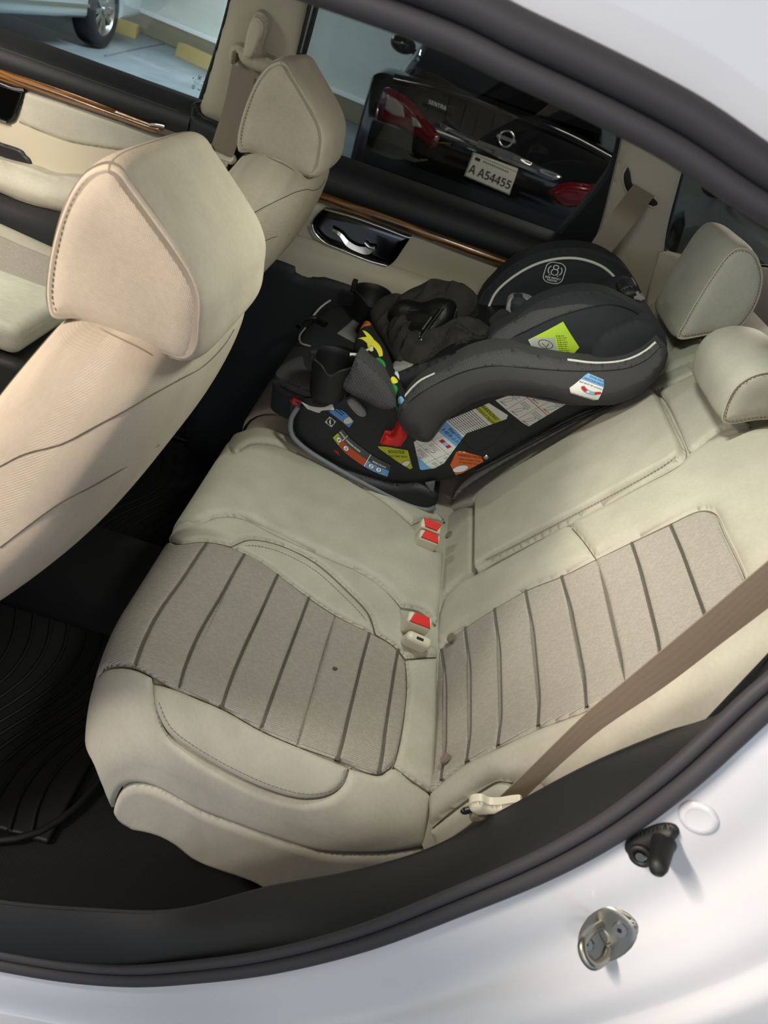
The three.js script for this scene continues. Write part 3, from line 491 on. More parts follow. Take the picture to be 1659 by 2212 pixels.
const doorFront = structure('door_1', 'far front door with wood strip');
{
  const g = doorFront, p0 = zPlane(-0.68);
  pad(g, 'inner_panel', p0, [[-1.5, 0.45, 1], [-0.415, 0.45, 1], [-0.405, 1.195, 1], [-1.5, 1.195, 1]], M.beigePlastic, { isUV: true, thick: 0.006, round: 0.015, skirt: 0.05, cell: 0.06 });
  const s = beltTrim(g, -1.5, -0.4, [[-0.675, 1.17], [-0.655, 1.176], [-0.645, 1.192], [-0.648, 1.212], [-0.665, 1.228], [-0.695, 1.238], [-0.725, 1.243], [-0.742, 1.243], [-0.75, 1.2]], M.softBlack);
  seam(g, s, [{ uv: [-1.5, 0.07] }, { uv: [-1, 0.07] }, { uv: [-0.43, 0.07] }], M.seamDark, 0.0008, 0, 'seam');
  const wd = pad(g, 'wood_strip', zPlane(-0.655), [[-60, 128, 1], [0, 149], [140, 194], [300, 258], [330, 268], [360, 271, 1], [344, 285], [334, 287], [240, 254], [120, 212], [0, 173], [-60, 152, 1]], M.wood, { thick: 0.014, round: 0.014, skirt: 0.03, cell: 0.006, label: 'glossy brown wood grain strip' });
  tube(wd, 'chrome_tip', along(zPlane(-0.655), [[325, 268], [340, 268], [360, 272]], 0.012), 0.004, M.chrome, { k: 8 });
  const bz = zPlane(-0.668), b = pad(g, 'handle_bezel', bz, [[-90, 150, 1], [0, 178], [30, 188], [56, 196, 1], [44, 230], [30, 262], [18, 266], [0, 260], [-90, 230, 1]], M.gloss, { thick: 0.004, round: 0.01, skirt: 0.02 });
  tube(b, 'chrome_edge', along(bz, [[-90, 150], [0, 179], [30, 190], [56, 194]], 0.008), 0.0035, M.chrome, { k: 8 });
  tube(b, 'chrome_edge', along(bz, [[-90, 230], [0, 258], [18, 264]], 0.008), 0.0025, M.chrome, { k: 8 });
  pad(g, 'upper_insert', zPlane(-0.672), [[56, 197, 1], [334, 288], [396, 306, 1], [392, 340, 1], [220, 318], [140, 303], [40, 264, 1]], M.leather, { thick: 0.008, round: 0.012, skirt: 0.02 });
  pad(g, 'arm_rest', zPlane(-0.64), [[-80, 320], [0, 345], [66, 362], [110, 378], [160, 381], [240, 400], [330, 420], [330, 500], [200, 470], [120, 455], [60, 440], [0, 416], [-80, 385]], M.leather, { thick: 0.04, round: 0.05, skirt: 0.05, cell: 0.012, label: 'padded beige door arm rest' });
  pad(g, 'pull_recess', zPlane(-0.668), [[-80, 285], [0, 309], [46, 326], [54, 336], [63, 345], [67, 364], [30, 358], [0, 352], [-80, 330]], M.blackPlastic, { thick: 0.004, round: 0.006, skirt: 0.02 });
  pad(g, 'kick_panel', zPlane(-0.63), [[-80, 380], [0, 420], [60, 440], [120, 455], [240, 480], [360, 520], [360, 800], [-80, 800]], M.softBlack, { thick: 0.02, round: 0.03, skirt: 0.06, cell: 0.03 });
}
{
  const b = structure('trim_1', 'beige centre pillar trim between the far doors');
  pad(b, 'pillar_cover', farUp, [[520, -120, 1], [497, 0], [470, 100], [437, 215], [430, 240], [440, 256], [468, 266], [560, 300], [640, 250], [648, 118], [668, 0], [690, -120, 1]], M.pillar, { thick: 0.02, round: 0.035, skirt: 0.04, cell: 0.01 });
  pad(b, 'door_seal', farUp, [[508, -80, 1], [524, -80, 1], [502, 0], [474, 100], [441, 216, 1], [428, 214, 1], [465, 100], [492, 0]], M.rubber, { thick: 0.008, round: 0.01, skirt: 0.03 });
  pad(b, 'rear_door_frame', farUp, [[690, -80, 1], [714, -80, 1], [688, 0], [656, 120], [640, 170, 1], [620, 165, 1], [640, 110], [668, 0]], M.rubber, { thick: 0.014, round: 0.01, skirt: 0.03 });
  tube(b, 'seal_gap', along(farUp, [[700, -60], [680, 10], [654, 110]], 0.016), 0.0025, M.satin, { k: 6 });
  pad(b, 'lower_cover', zPlane(-0.665), [[418, 222], [432, 246], [470, 266], [560, 300], [600, 460], [520, 470], [440, 400], [398, 330], [402, 296]], M.softBlack, { thick: 0.02, round: 0.02, skirt: 0.05, label: 'black lower pillar cover' });
  const c = structure('trim_2', 'beige rear pillar trim beside the far rear seat');
  pad(c, 'pillar_cover', farUp, [[1338, 180], [1348, 250], [1345, 296], [1322, 400], [1290, 520], [1268, 560], [1250, 640], [1300, 720], [1450, 700], [1434, 556], [1440, 500], [1465, 400], [1492, 305], [1510, 240], [1440, 150]], M.pillar, { thick: 0.025, round: 0.04, skirt: 0.06, cell: 0.01 });
  pad(c, 'belt_slot', farUp, [[1353, 351], [1360, 362], [1364, 385], [1374, 400], [1395, 412], [1415, 422], [1419, 431], [1408, 435], [1385, 424], [1358, 408], [1347, 390], [1346, 366]], M.rubber, { thick: 0.002, round: 0.004, lift: 0.026, skirt: 0, label: 'dark slot for the seat belt' });
  tube(c, 'slot_rim', along(farUp, [[1353, 348], [1344, 368], [1347, 392], [1358, 411], [1385, 427], [1409, 438]], 0.0255), 0.003, M.pillar, { k: 8 });
  pad(c, 'quarter_trim', zPlane(-0.66), [[1425, 545, 1], [1480, 560], [1720, 590, 1], [1720, 900, 1], [1380, 800, 1], [1400, 640]], M.pillar, { thick: 0.02, round: 0.03, skirt: 0.05, cell: 0.03 });
  pad(c, 'grommet', farUp, [[1404, 282], [1415, 292], [1432, 298], [1442, 292], [1436, 284], [1420, 276]], M.pillar, { thick: 0.003, round: 0.006, lift: 0.024, skirt: 0 });
  const w2 = structure('window_2', 'dark tinted rear door glass');
  pad(w2, 'pane', farGlass, [{ uv: [-0.36, -0.03], c: 1 }, { uv: [0.62, -0.03], c: 1 }, { uv: [0.62, 0.4], c: 1 }, { uv: [-0.36, 0.4], c: 1 }], glassTint, { thick: 0, round: 0.01, skirt: 0, cell: 0.3 });
  pad(w2, 'corner_frame', farGlass, [[1205, 500, 1], [1290, 400], [1322, 345], [1340, 240, 1], [1380, 200, 1], [1340, 540, 1], [1200, 540, 1]], M.rubber, { thick: 0.006, round: 0.008, skirt: 0.02, lift: 0.006, label: 'black corner of the window frame' });
  const w1 = structure('window_1', 'clear front door glass with etched maker mark');
  pad(w1, 'pane', farGlass, [{ uv: [-1.5, -0.03], c: 1 }, { uv: [-0.4, -0.03], c: 1 }, { uv: [-0.36, 0.4], c: 1 }, { uv: [-1.5, 0.4], c: 1 }], glassClear, { thick: 0, round: 0.01, skirt: 0, cell: 0.3 });
  const cv = document.createElement('canvas'); cv.width = cv.height = 256; const q = cv.getContext('2d'); q.fillStyle = '#000'; q.fillRect(0, 0, 256, 256); q.fillStyle = q.strokeStyle = '#fff'; q.lineWidth = 5;
  q.strokeRect(96, 8, 52, 44); q.lineWidth = 9; q.beginPath(); q.moveTo(110, 14); q.lineTo(116, 46); q.moveTo(134, 14); q.lineTo(128, 46); q.moveTo(112, 30); q.lineTo(132, 30); q.stroke();
  q.lineWidth = 5; for (const [x, y, w] of [[60, 70, 110], [40, 90, 120], [50, 108, 100], [60, 126, 100], [60, 200, 30]]) { q.setLineDash([7, 4]); q.beginPath(); q.moveTo(x, y); q.lineTo(x + w, y); q.stroke(); } q.setLineDash([]);
  q.beginPath(); q.arc(200, 118, 18, 0, 7); q.stroke(); q.strokeRect(52, 150, 40, 44); q.beginPath(); q.moveTo(60, 160); q.lineTo(84, 186); q.moveTo(84, 160); q.lineTo(60, 186); q.stroke(); q.beginPath(); q.moveTo(150, 196); q.lineTo(200, 170); q.moveTo(140, 170); q.lineTo(196, 200); q.stroke(); q.beginPath(); q.arc(30, 60, 9, 0, 7); q.fill(); q.beginPath(); q.arc(200, 66, 8, 0, 7); q.stroke();
  const at1 = new THREE.CanvasTexture(cv);
  pad(w1, 'etched_mark', farGlass, [[417, 158, 1], [449, 170, 1], [438, 208, 1], [405, 197, 1]], std('#101418', 0.8, { alphaMap: at1, transparent: true }), { thick: 0, round: 0.01, lift: 0.002, skirt: 0, cell: 0.02, uvFrom: [[405, 197], [438, 208], [417, 158]], label: 'small etched glass mark' });
  const w3 = structure('window_3', 'dark tinted rear quarter glass');
  const qf = new Flat(V(0, 1.25, -0.71), V(0, -0.25, 1), V(1, 0, 0));
  pad(w3, 'pane', qf, [[1500, 250, 1], [1492, 305], [1440, 500], [1428, 535], [1440, 550], [1480, 557], [1760, 590, 1], [1800, 200, 1]], glassTint, { thick: 0, round: 0.01, skirt: 0, cell: 0.2 });
  tube(w3, 'gasket', along(qf, [[1502, 268], [1492, 305], [1465, 402], [1440, 500], [1431, 535], [1441, 548], [1480, 556], [1600, 570], [1720, 585]], 0.004), 0.006, M.rubber, { k: 8 });
}
// ------------------------------------------------------------------ far seat belts
{
  const t = thing('seat_belt', 'taupe seat belt hanging from an adjustable loop on the centre pillar', 'seat belt'), f = new Flat(V(0, 1.25, -0.645), V(0, -0.25, 1), V(1, 0, 0)), f2 = zPlane(-0.62);
  const A = [...along(f, [[505, 136]], 0.01), ...along(f2, [[484, 225], [454, 322]])], B = [...along(f, [[555, 156]], 0.01), ...along(f2, [[536, 240], [503, 341]])];
  add(t, 'webbing', strapGeo(A, B, 0.0015, 30), M.webbing);
  const low = strapGeo(along(f2, [[450, 335], [440, 380], [430, 420]]), along(f2, [[494, 352], [486, 395], [478, 430]]), 0.0015, 20); add(t, 'lower_webbing', low, M.webbing);
  pad(t, 'shoulder_anchor', f, [[500, 100], [514, 98], [530, 104], [548, 30], [560, 26], [574, 36], [580, 54], [566, 116], [590, 132], [600, 150], [580, 160], [556, 154], [522, 134], [512, 112], [506, 140], [497, 132], [494, 114]], M.pillar, { thick: 0.018, round: 0.018, skirt: 0.03, cell: 0.004, label: 'beige height adjuster with slotted loop' });
  pad(t, 'adjuster_button', f, [[550, 36], [562, 34], [572, 44], [574, 58], [556, 112], [548, 122], [532, 116], [532, 104]], M.beigePlastic, { thick: 0.008, round: 0.008, lift: 0.018, skirt: 0, cell: 0.004 });
  const tp = zPlane(-0.61), tg = pad(t, 'tongue_grip', tp, [[441, 318], [448, 312], [456, 314], [457, 324], [470, 330], [500, 341], [505, 336], [510, 346], [502, 356], [480, 348], [452, 338], [440, 330]], M.palePlastic, { thick: 0.008, round: 0.008, skirt: 0.008, cell: 0.003 });
  pad(t, 'tongue_blade', tp, [[447, 338], [492, 352], [486, 366], [474, 382], [462, 384], [456, 378], [446, 370], [443, 352]], M.chrome, { thick: 0.002, round: 0.003, skirt: 0.002, cell: 0.004, label: 'chrome belt tongue' });
  rebase(t, -0.35, 1.2, -0.6);
}
{
  const t = thing('seat_belt', 'taupe seat belt running out of the rear pillar slot behind the child seat', 'seat belt'), f = new Flat(V(0, 1.25, -0.655), V(0, -0.25, 1), V(1, 0, 0)), f2 = new Flat(V(0.5, 1.12, -0.6), V(-0.3, -0.1, 1), V(1, 0, 0));
  add(t, 'webbing', strapGeo([...along(f, [[1369, 398]]), ...along(f2, [[1320, 462], [1268, 540], [1230, 600]])], [...along(f, [[1413, 424]]), ...along(f2, [[1365, 490], [1314, 556], [1280, 620]])], 0.0015, 30), M.webbing);
  rebase(t, 0.55, 1.3, -0.63);
}
// ================================================================== front seats
function rrWall(surf, y) { return y; }
function frontSeat(label) {
  const t = thing('front_seat', label, 'seat', 'front seats'), zc = 0.37;
  const lerpT = (tab, y) => { for (let i = 0; i + 1 < tab.length; i++) if (y <= tab[i + 1][0]) { const [a, b] = tab[i], [c, d] = tab[i + 1], s = (y - a) / (c - a); return b + (d - b) * s; } return tab[tab.length - 1][1]; };
  const smooth = (tab) => { const c = new THREE.CatmullRomCurve3(tab.map(([a, b]) => V(a, b, 0)), false, 'centripetal').getPoints(80).map((p) => [p.x, p.y]); return (y) => lerpT(c, y); };
  const xr = smooth([[0.55, -0.4], [0.65, -0.335], [0.79, -0.228], [0.95, -0.1], [1.04, -0.046], [1.15, -0.012], [1.2, -0.008], [1.225, -0.02], [1.24, -0.045]]), xf = smooth([[0.55, -0.52], [0.7, -0.42], [0.95, -0.265], [1.1, -0.195], [1.18, -0.155], [1.215, -0.135], [1.23, -0.115], [1.24, -0.095]]), hw = smooth([[0.55, 0.25], [0.75, 0.262], [1.0, 0.255], [1.08, 0.24], [1.15, 0.215], [1.2, 0.178], [1.225, 0.14], [1.236, 0.1], [1.24, 0.07]]);
  const bk = new Surf((u, y) => { const a = u / 1.3 * Math.PI * 2, c = Math.cos(a), s = Math.sin(a), n = 2 / 3.6, x = (xr(y) + xf(y)) / 2 + Math.sign(c) * Math.abs(c) ** n * (xr(y) - xf(y)) / 2, z = zc + Math.sign(s) * Math.abs(s) ** n * hw(y); return V(x, y, z); }, 0, 1.3, 0.55, 1.24, 96, 80);
  bk.flip = true;
  const back = add(t, 'backrest', bk.mesh(0, 110, 90), M.cloth, 'beige cloth backrest');
  seam(back, bk, [[128, 688], [104, 696], [82, 710], [40, 745], [0, 783], [-60, 840]], M.seamDark, 0.0006, 0.0003);
  seam(back, bk, [[505, 712], [480, 750], [440, 790], [388, 820], [330, 852], [278, 883], [200, 925], [130, 957], [60, 985], [0, 1009]], M.seamDark, 0.0006, 0.0003);
  seam(back, bk, [[343, 961], [256, 1018], [200, 1050], [130, 1087], [60, 1137], [0, 1183]], M.seamDark, 0.0006, 0.0003);
  seam(back, bk, [[176, 690], [250, 724], [320, 762], [388, 820]], M.thread, 0.0008, 0.0003);
  // headrest
  const zs = zPlane(0.492), prof = outline(zs, [[236, 340], [196, 352], [165, 382], [135, 440], [110, 520], [98, 590], [96, 650], [108, 690], [170, 694], [250, 726], [340, 764], [412, 788], [440, 765], [449, 700], [450, 650], [434, 600], [398, 540], [340, 458], [290, 390], [262, 352]], 5);
  const head = add(t, 'headrest', pillow(prof, 0.262, 0.498, { end: 0.9, mid: 1.02, pow: 5 }), M.cloth, 'beige headrest with stitched side panels');
  const sidePts = [[238, 354], [204, 364], [172, 396], [142, 450], [117, 540], [107, 600], [105, 650], [116, 682], [170, 692], [240, 722], [330, 757], [404, 780], [424, 756], [434, 700], [436, 650], [424, 606], [390, 548], [330, 462], [282, 397], [258, 364]];
  pad(head, 'side_panel', zs, sidePts, M.cloth, { thick: 0.009, round: 0.025, skirt: 0.006, cell: 0.005 });
  const upper = [...sidePts.slice(12), ...sidePts.slice(0, 8)];
  stitches(head, padTop(zs, outline(zs, sidePts), { thick: 0.009, round: 0.025 }), upper.map(([x, y]) => [x + (270 - x) * 0.055, y + (570 - y) * 0.045]), M.thread, 0.0005, 0.0056, 0.003, 0.0008);
  seam(head, zs, upper.map(([x, y]) => [x + (270 - x) * 0.0, y]), M.cloth, 0.0024, 0.0, 'piping');
  for (const z of [0.31, 0.43]) tube(t, 'headrest_post', [V(-0.06, 1.2, z), V(-0.055, 1.3, z)], 0.006, M.chrome, { n: 4 });
  const collar = box(t, 'headrest_collar', M.beigePlastic, [0.04, 0.02, 0.05], V(-0.05, 1.236, 0.42), { r: 0.008 });
  // cushion
  const cu = new Surf((u, v) => { const e = Math.abs(v - zc) / 0.265, r = Math.max(0, (e - 0.72) / 0.28); return V(-0.42 - u, 0.765 + 0.055 * u / 0.5 - 0.09 * r * r + 0.02 * Math.min(1, e * 1.3) ** 2 - 0.12 * Math.max(0, (u - 0.44) / 0.1) ** 2, v); }, -0.06, 0.54, zc - 0.265, zc + 0.265, 40, 40);
  const cush = add(t, 'seat_cushion', cu.mesh(0, 40, 40), M.leather, 'beige seat cushion');
  pad(cush, 'fabric_insert', cu, [[0.0, zc - 0.14], [0.25, zc - 0.15], [0.48, zc - 0.13], [0.5, zc], [0.48, zc + 0.13], [0.25, zc + 0.15], [0.0, zc + 0.14]], M.rib, { isUV: true, thick: 0.006, round: 0.012 });
  box(t, 'seat_base', M.blackPlastic, [0.5, 0.28, 0.46], V(-0.68, 0.56, zc), { r: 0.04 });
  return rebase(t, -0.6, 0.42, zc);
}
const driver = frontSeat('beige cloth front seat with side seams, its headrest brightly lit by the open door');
const passenger = driver.clone(); passenger.name = numbered('front_seat'); scene.add(passenger); passenger.position.add(V(-0.039, 0.048, -0.74));
passenger.userData = { label: 'beige cloth front seat beside the belt hanging on the centre pillar', category: 'seat', group: 'front seats' };
{
  const t = thing('center_console', 'console between the front seats with a pale padded lid', 'console');
  box(t, 'lid', M.leather, [0.36, 0.05, 0.2], V(-0.56, 0.955, 0.0), { r: 0.02, rot: [0, 0, -0.03] });
  box(t, 'bin', M.blackPlastic, [0.38, 0.46, 0.2], V(-0.56, 0.69, 0.0), { r: 0.02 });
  rebase(t, -0.56, 0.44, 0);
}
// ================================================================== rear bench
const rear = thing('rear_seat', 'beige leather rear bench with ribbed fabric panels and a folded centre armrest', 'seat');
const prC = new THREE.CatmullRomCurve3([V(0.47, 0.66, 0), V(0.43, 0.69, 0), V(0.38, 0.7, 0), V(0.2, 0.716, 0), V(0.08, 0.735, 0), V(0.0, 0.747, 0), V(-0.04, 0.74, 0), V(-0.068, 0.715, 0), V(-0.08, 0.67, 0), V(-0.078, 0.6, 0), V(-0.06, 0.5, 0), V(-0.04, 0.42, 0)], false, 'centripetal'), prL = prC.getLength();
const prLUT = prC.getSpacedPoints(600);
const prAt = (u) => { const k = Math.max(0, Math.min(1, u / prL)) * 600, i = Math.min(599, Math.floor(k)); return prLUT[i].clone().lerp(prLUT[i + 1], k - i); };
const latOf = (v, z0 = 0.44, R = 0.1) => { if (v <= z0) return [v, 0]; const a = (v - z0) / R; if (a < Math.PI / 2) return [z0 + R * Math.sin(a), R * (1 - Math.cos(a))]; const e = v - z0 - R * Math.PI / 2; return [z0 + R + 0.06 * e, R + e]; };
const sst = THREE.MathUtils.smoothstep;
const cushSurf = new Surf((u, v) => {
  const p = prAt(u), [z, d] = latOf(v), k = Math.max(0, (v - 0.33) / 0.27), w = 1 - sst(p.x, -0.06, 0.22);
  const e = Math.min(1, Math.abs(z - 0.35) / 0.16), b = z > 0.1 ? 0.014 * sst(e, 0.3, 1) - 0.006 : 0.008;
  p.x += 0.075 * Math.min(1.6, k * k) * w; p.y += b * sst(p.x, -0.09, 0.05) - d; p.z = z; return p;
}, 0.0, prL, -0.62, 0.78, 110, 150);
const cushion = add(rear, 'cushion', cushSurf.mesh(-0.006, 110, 150, 0, 0.58, -0.62, 0.7), M.leather, 'long beige seat cushion');
function channels(parent, surf, out, lines, mat, o = {}) {   // padded channels cut from an outline by lateral lines [[x0,y0],[x1,y1]]
  const poly0 = outline(surf, out, 8); let poly = areaOf(poly0) < 0 ? poly0.slice().reverse() : poly0;
  const L = lines.map(([a, b]) => [surf.hit(...a), surf.hit(...b)]); let prev = null; const c = poly.reduce((s, p) => [s[0] + p[0] / poly.length, s[1] + p[1] / poly.length], [0, 0]);
  const mid = ([a, b]) => [(a[0] + b[0]) / 2, (a[1] + b[1]) / 2], left = ([a, b], p) => (b[0] - a[0]) * (p[1] - a[1]) - (b[1] - a[1]) * (p[0] - a[0]) > 0;
  const fwd = left(L[0], mid(L[1]));   // is the next line to the left of a line?
  for (let i = 0; i <= L.length; i++) {
    let q = poly; const cut = (l, keepLeft) => { q = keepLeft ? halfPlane(q, l[0], l[1]) : halfPlane(q, l[1], l[0]); };
    if (i > 0) cut(L[i - 1], fwd); if (i < L.length) cut(L[i], !fwd);
    if (q.length > 2 && Math.abs(areaOf(q)) > 1e-5) pad(parent, 'fabric_channel', surf, null, mat, { poly: q, thick: o.thick ?? 0.0065, round: o.round ?? 0.006, skirt: 0.01, cell: o.cell ?? 0.003 });
  }
  L.forEach(([a, b], i) => { if (o.fold?.includes(i)) return; const n = 14, p = []; for (let k = 0; k <= n; k++) { const t = k / n; p.push(surf.pt(a[0] + (b[0] - a[0]) * t, a[1] + (b[1] - a[1]) * t, 0.0016)); } tube(parent, 'channel_piping', p, 0.0046, mat, { k: 7, n: 28 }); });
}
{
  const cs = cushSurf, c = cushion;
  const fab = [[392, 1181], [440, 1176], [500, 1188], [560, 1216], [640, 1276], [720, 1331], [800, 1371], [850, 1401], [872, 1432], [876, 1475], [869, 1560], [859, 1620], [845, 1655], [818, 1672], [790, 1668], [740, 1646], [640, 1611], [560, 1576], [480, 1531], [420, 1506], [370, 1486], [326, 1460], [286, 1442], [250, 1440], [222, 1456], [200, 1490], { uv: [0.64, 0.42] }, { uv: [0.64, 0.3] }, { uv: [0.64, 0.2] }, { uv: [0.58, 0.16] }];
  const lines = [[[447, 1177], [295, 1441]], [[525, 1203], [386, 1486]], [[598, 1245], [477, 1532]], [[665, 1295], [563, 1574]], [[722, 1331], [642, 1612]], [[796, 1370], [727, 1645]], [[858, 1406], [816, 1671]]].map(([a, b]) => [a, b]);
  channels(c, cs, fab, lines, M.rib, { fold: [4] });
  const flapO = [[330, 1480, 1], [338, 1530], [362, 1580], [420, 1625], [520, 1680], [600, 1712], [660, 1724], [710, 1715], [738, 1692], [750, 1660, 1], [640, 1614], [560, 1579], [480, 1534], [420, 1509], [370, 1489]];
  pad(c, 'bolster_flap', cs, flapO, M.leather, { thick: 0.007, round: 0.01 });
  stitches(c, padTop(cs, outline(cs, flapO), { thick: 0.007, round: 0.01 }), flapO.slice(0, 10).map(([x, y]) => [x + 7, y - 8]), M.thread, 0.0004);
  pad(c, 'outer_bolster', cs, [[205, 1494, 1], [222, 1462], [250, 1446], [286, 1448], [328, 1466, 1], [333, 1500], [340, 1536], [362, 1586], [418, 1630], [518, 1685], [598, 1717], [660, 1729], [712, 1720], [742, 1696], [755, 1662, 1], [790, 1672], [820, 1677], [850, 1662], [890, 1692], [928, 1720, 1], [924, 1780], [920, 1826, 1], [800, 1838], [700, 1834], [620, 1812], [520, 1777], [400, 1727], [320, 1689], [290, 1687], [262, 1702], [246, 1744, 1], [232, 1712], [212, 1655], [196, 1596], [190, 1535]], M.leather, { thick: 0.008, round: 0.012 });
  pad(c, 'side_panel', cs, [[247, 1748, 1], [263, 1708], [290, 1692], [320, 1694], [400, 1732], [520, 1782], [620, 1817], [700, 1840], [800, 1844], [921, 1832, 1], [935, 1850, 1], [760, 1905], [640, 1924], [590, 1922], [540, 1898], [400, 1838], [300, 1792], [262, 1772]], M.leather, { thick: 0.008, round: 0.012 });
  pad(c, 'rear_strip', cs, [[876, 1428, 1], [944, 1424, 1], [940, 1560], [930, 1714, 1], [890, 1686], [851, 1656, 1], [864, 1610], [874, 1550], [880, 1475]], M.leather, { thick: 0.008, round: 0.01 });
  const flapI = [[500, 1184, 1], [540, 1170], [600, 1181], [680, 1221], [750, 1283], [792, 1328], [808, 1372, 1], [720, 1327], [640, 1272], [560, 1212]];
  pad(c, 'bolster_flap', cs, flapI, M.leather, { thick: 0.007, round: 0.01 });
  stitches(c, padTop(cs, outline(cs, flapI), { thick: 0.007, round: 0.01 }), flapI.slice(0, 7).map(([x, y]) => [x - 4, y + 9]), M.thread, 0.0004);
  pad(c, 'inner_bolster', cs, [{ uv: [0.6, 0.13], c: 1 }, [393, 1176], [440, 1171], [498, 1181, 1], [540, 1166], [602, 1177], [684, 1217], [754, 1279], [797, 1326], [812, 1370, 1], [852, 1397], [876, 1423, 1], [944, 1420, 1], [938, 1404], [905, 1394], [880, 1384], [871, 1350], [864, 1318, 1], [830, 1278], [780, 1243], [700, 1208], [600, 1163], [520, 1125], [470, 1123], [428, 1138], { uv: [0.56, 0.09] }], M.leather, { thick: 0.008, round: 0.01 });
  pad(c, 'middle_seat', cs, [{ uv: [0.62, 0.1], c: 1 }, [428, 1134], [470, 1119], [520, 1121], [600, 1159], [700, 1204], [780, 1239], [830, 1274], [866, 1312, 1], [908, 1322], [942, 1350, 1], [951, 1290], [956, 1200, 1], [925, 1188], [905, 1172], [896, 1150], [885, 1138, 1], [830, 1091], [740, 1036], [640, 986], [570, 964], [538, 967], [508, 988], { uv: [0.58, -0.235] }, { uv: [0.66, -0.24], c: 1 }], M.leather, { thick: 0.012, round: 0.018 });
  pad(c, 'far_bolster', cs, [{ uv: [0.62, -0.24], c: 1 }, [510, 982], [538, 962], [570, 959], [640, 981], [740, 1031], [830, 1086], [888, 1134, 1], [930, 1120], [962, 1128, 1], [900, 1085], [800, 1035], [700, 985], [620, 945], [560, 928], [530, 936], { uv: [0.6, -0.29] }, { uv: [0.66, -0.3], c: 1 }], M.leather, { thick: 0.01, round: 0.015 });
  pad(c, 'far_fabric', cs, [{ uv: [0.06, -0.3], c: 1 }, { uv: [0.6, -0.32], c: 1 }, { uv: [0.64, -0.45] }, { uv: [0.6, -0.58], c: 1 }, { uv: [0.06, -0.58], c: 1 }], M.rib, { thick: 0.006, round: 0.02, cell: 0.02 });
  const spot = cs.hit(720, 1452); const st = add(c, 'stain', new THREE.SphereGeometry(0.0032, 10, 6), M.seamDark, 'small dark burn mark'); st.scale.set(1.3, 0.35, 0.9); st.position.copy(cs.pt(spot[0], spot[1], 0.009));
}
// backrest
const TB = 31 * Math.PI / 180, bd = V(Math.sin(TB), Math.cos(TB), 0), bn = V(-Math.cos(TB), Math.sin(TB), 0), b0 = V(0.425, 0.675, 0);
const backSurf = new Surf((u, v) => {
  const [z, d] = latOf(v, 0.47, 0.09), p = b0.clone().addScaledVector(bd, u); p.z = z;
  const e = Math.min(1, Math.abs(z - 0.34) / 0.17), b = z > 0.1 ? 0.014 * sst(e, 0.3, 1) - 0.008 : 0.004;
  const top = Math.max(0, u - 0.6); return p.addScaledVector(bn, 0.012 * Math.sin(Math.min(1, u / 0.6) * Math.PI) + b - d * (0.75 + 0.25 * sst(u, 0, 0.2)) - top * top * 3.2);
}, -0.02, 0.74, -0.62, 0.76, 100, 140);
backSurf.flip = true;
const backrest = add(rear, 'backrest', backSurf.mesh(-0.006, 100, 140), M.leather, 'reclined beige backrest');
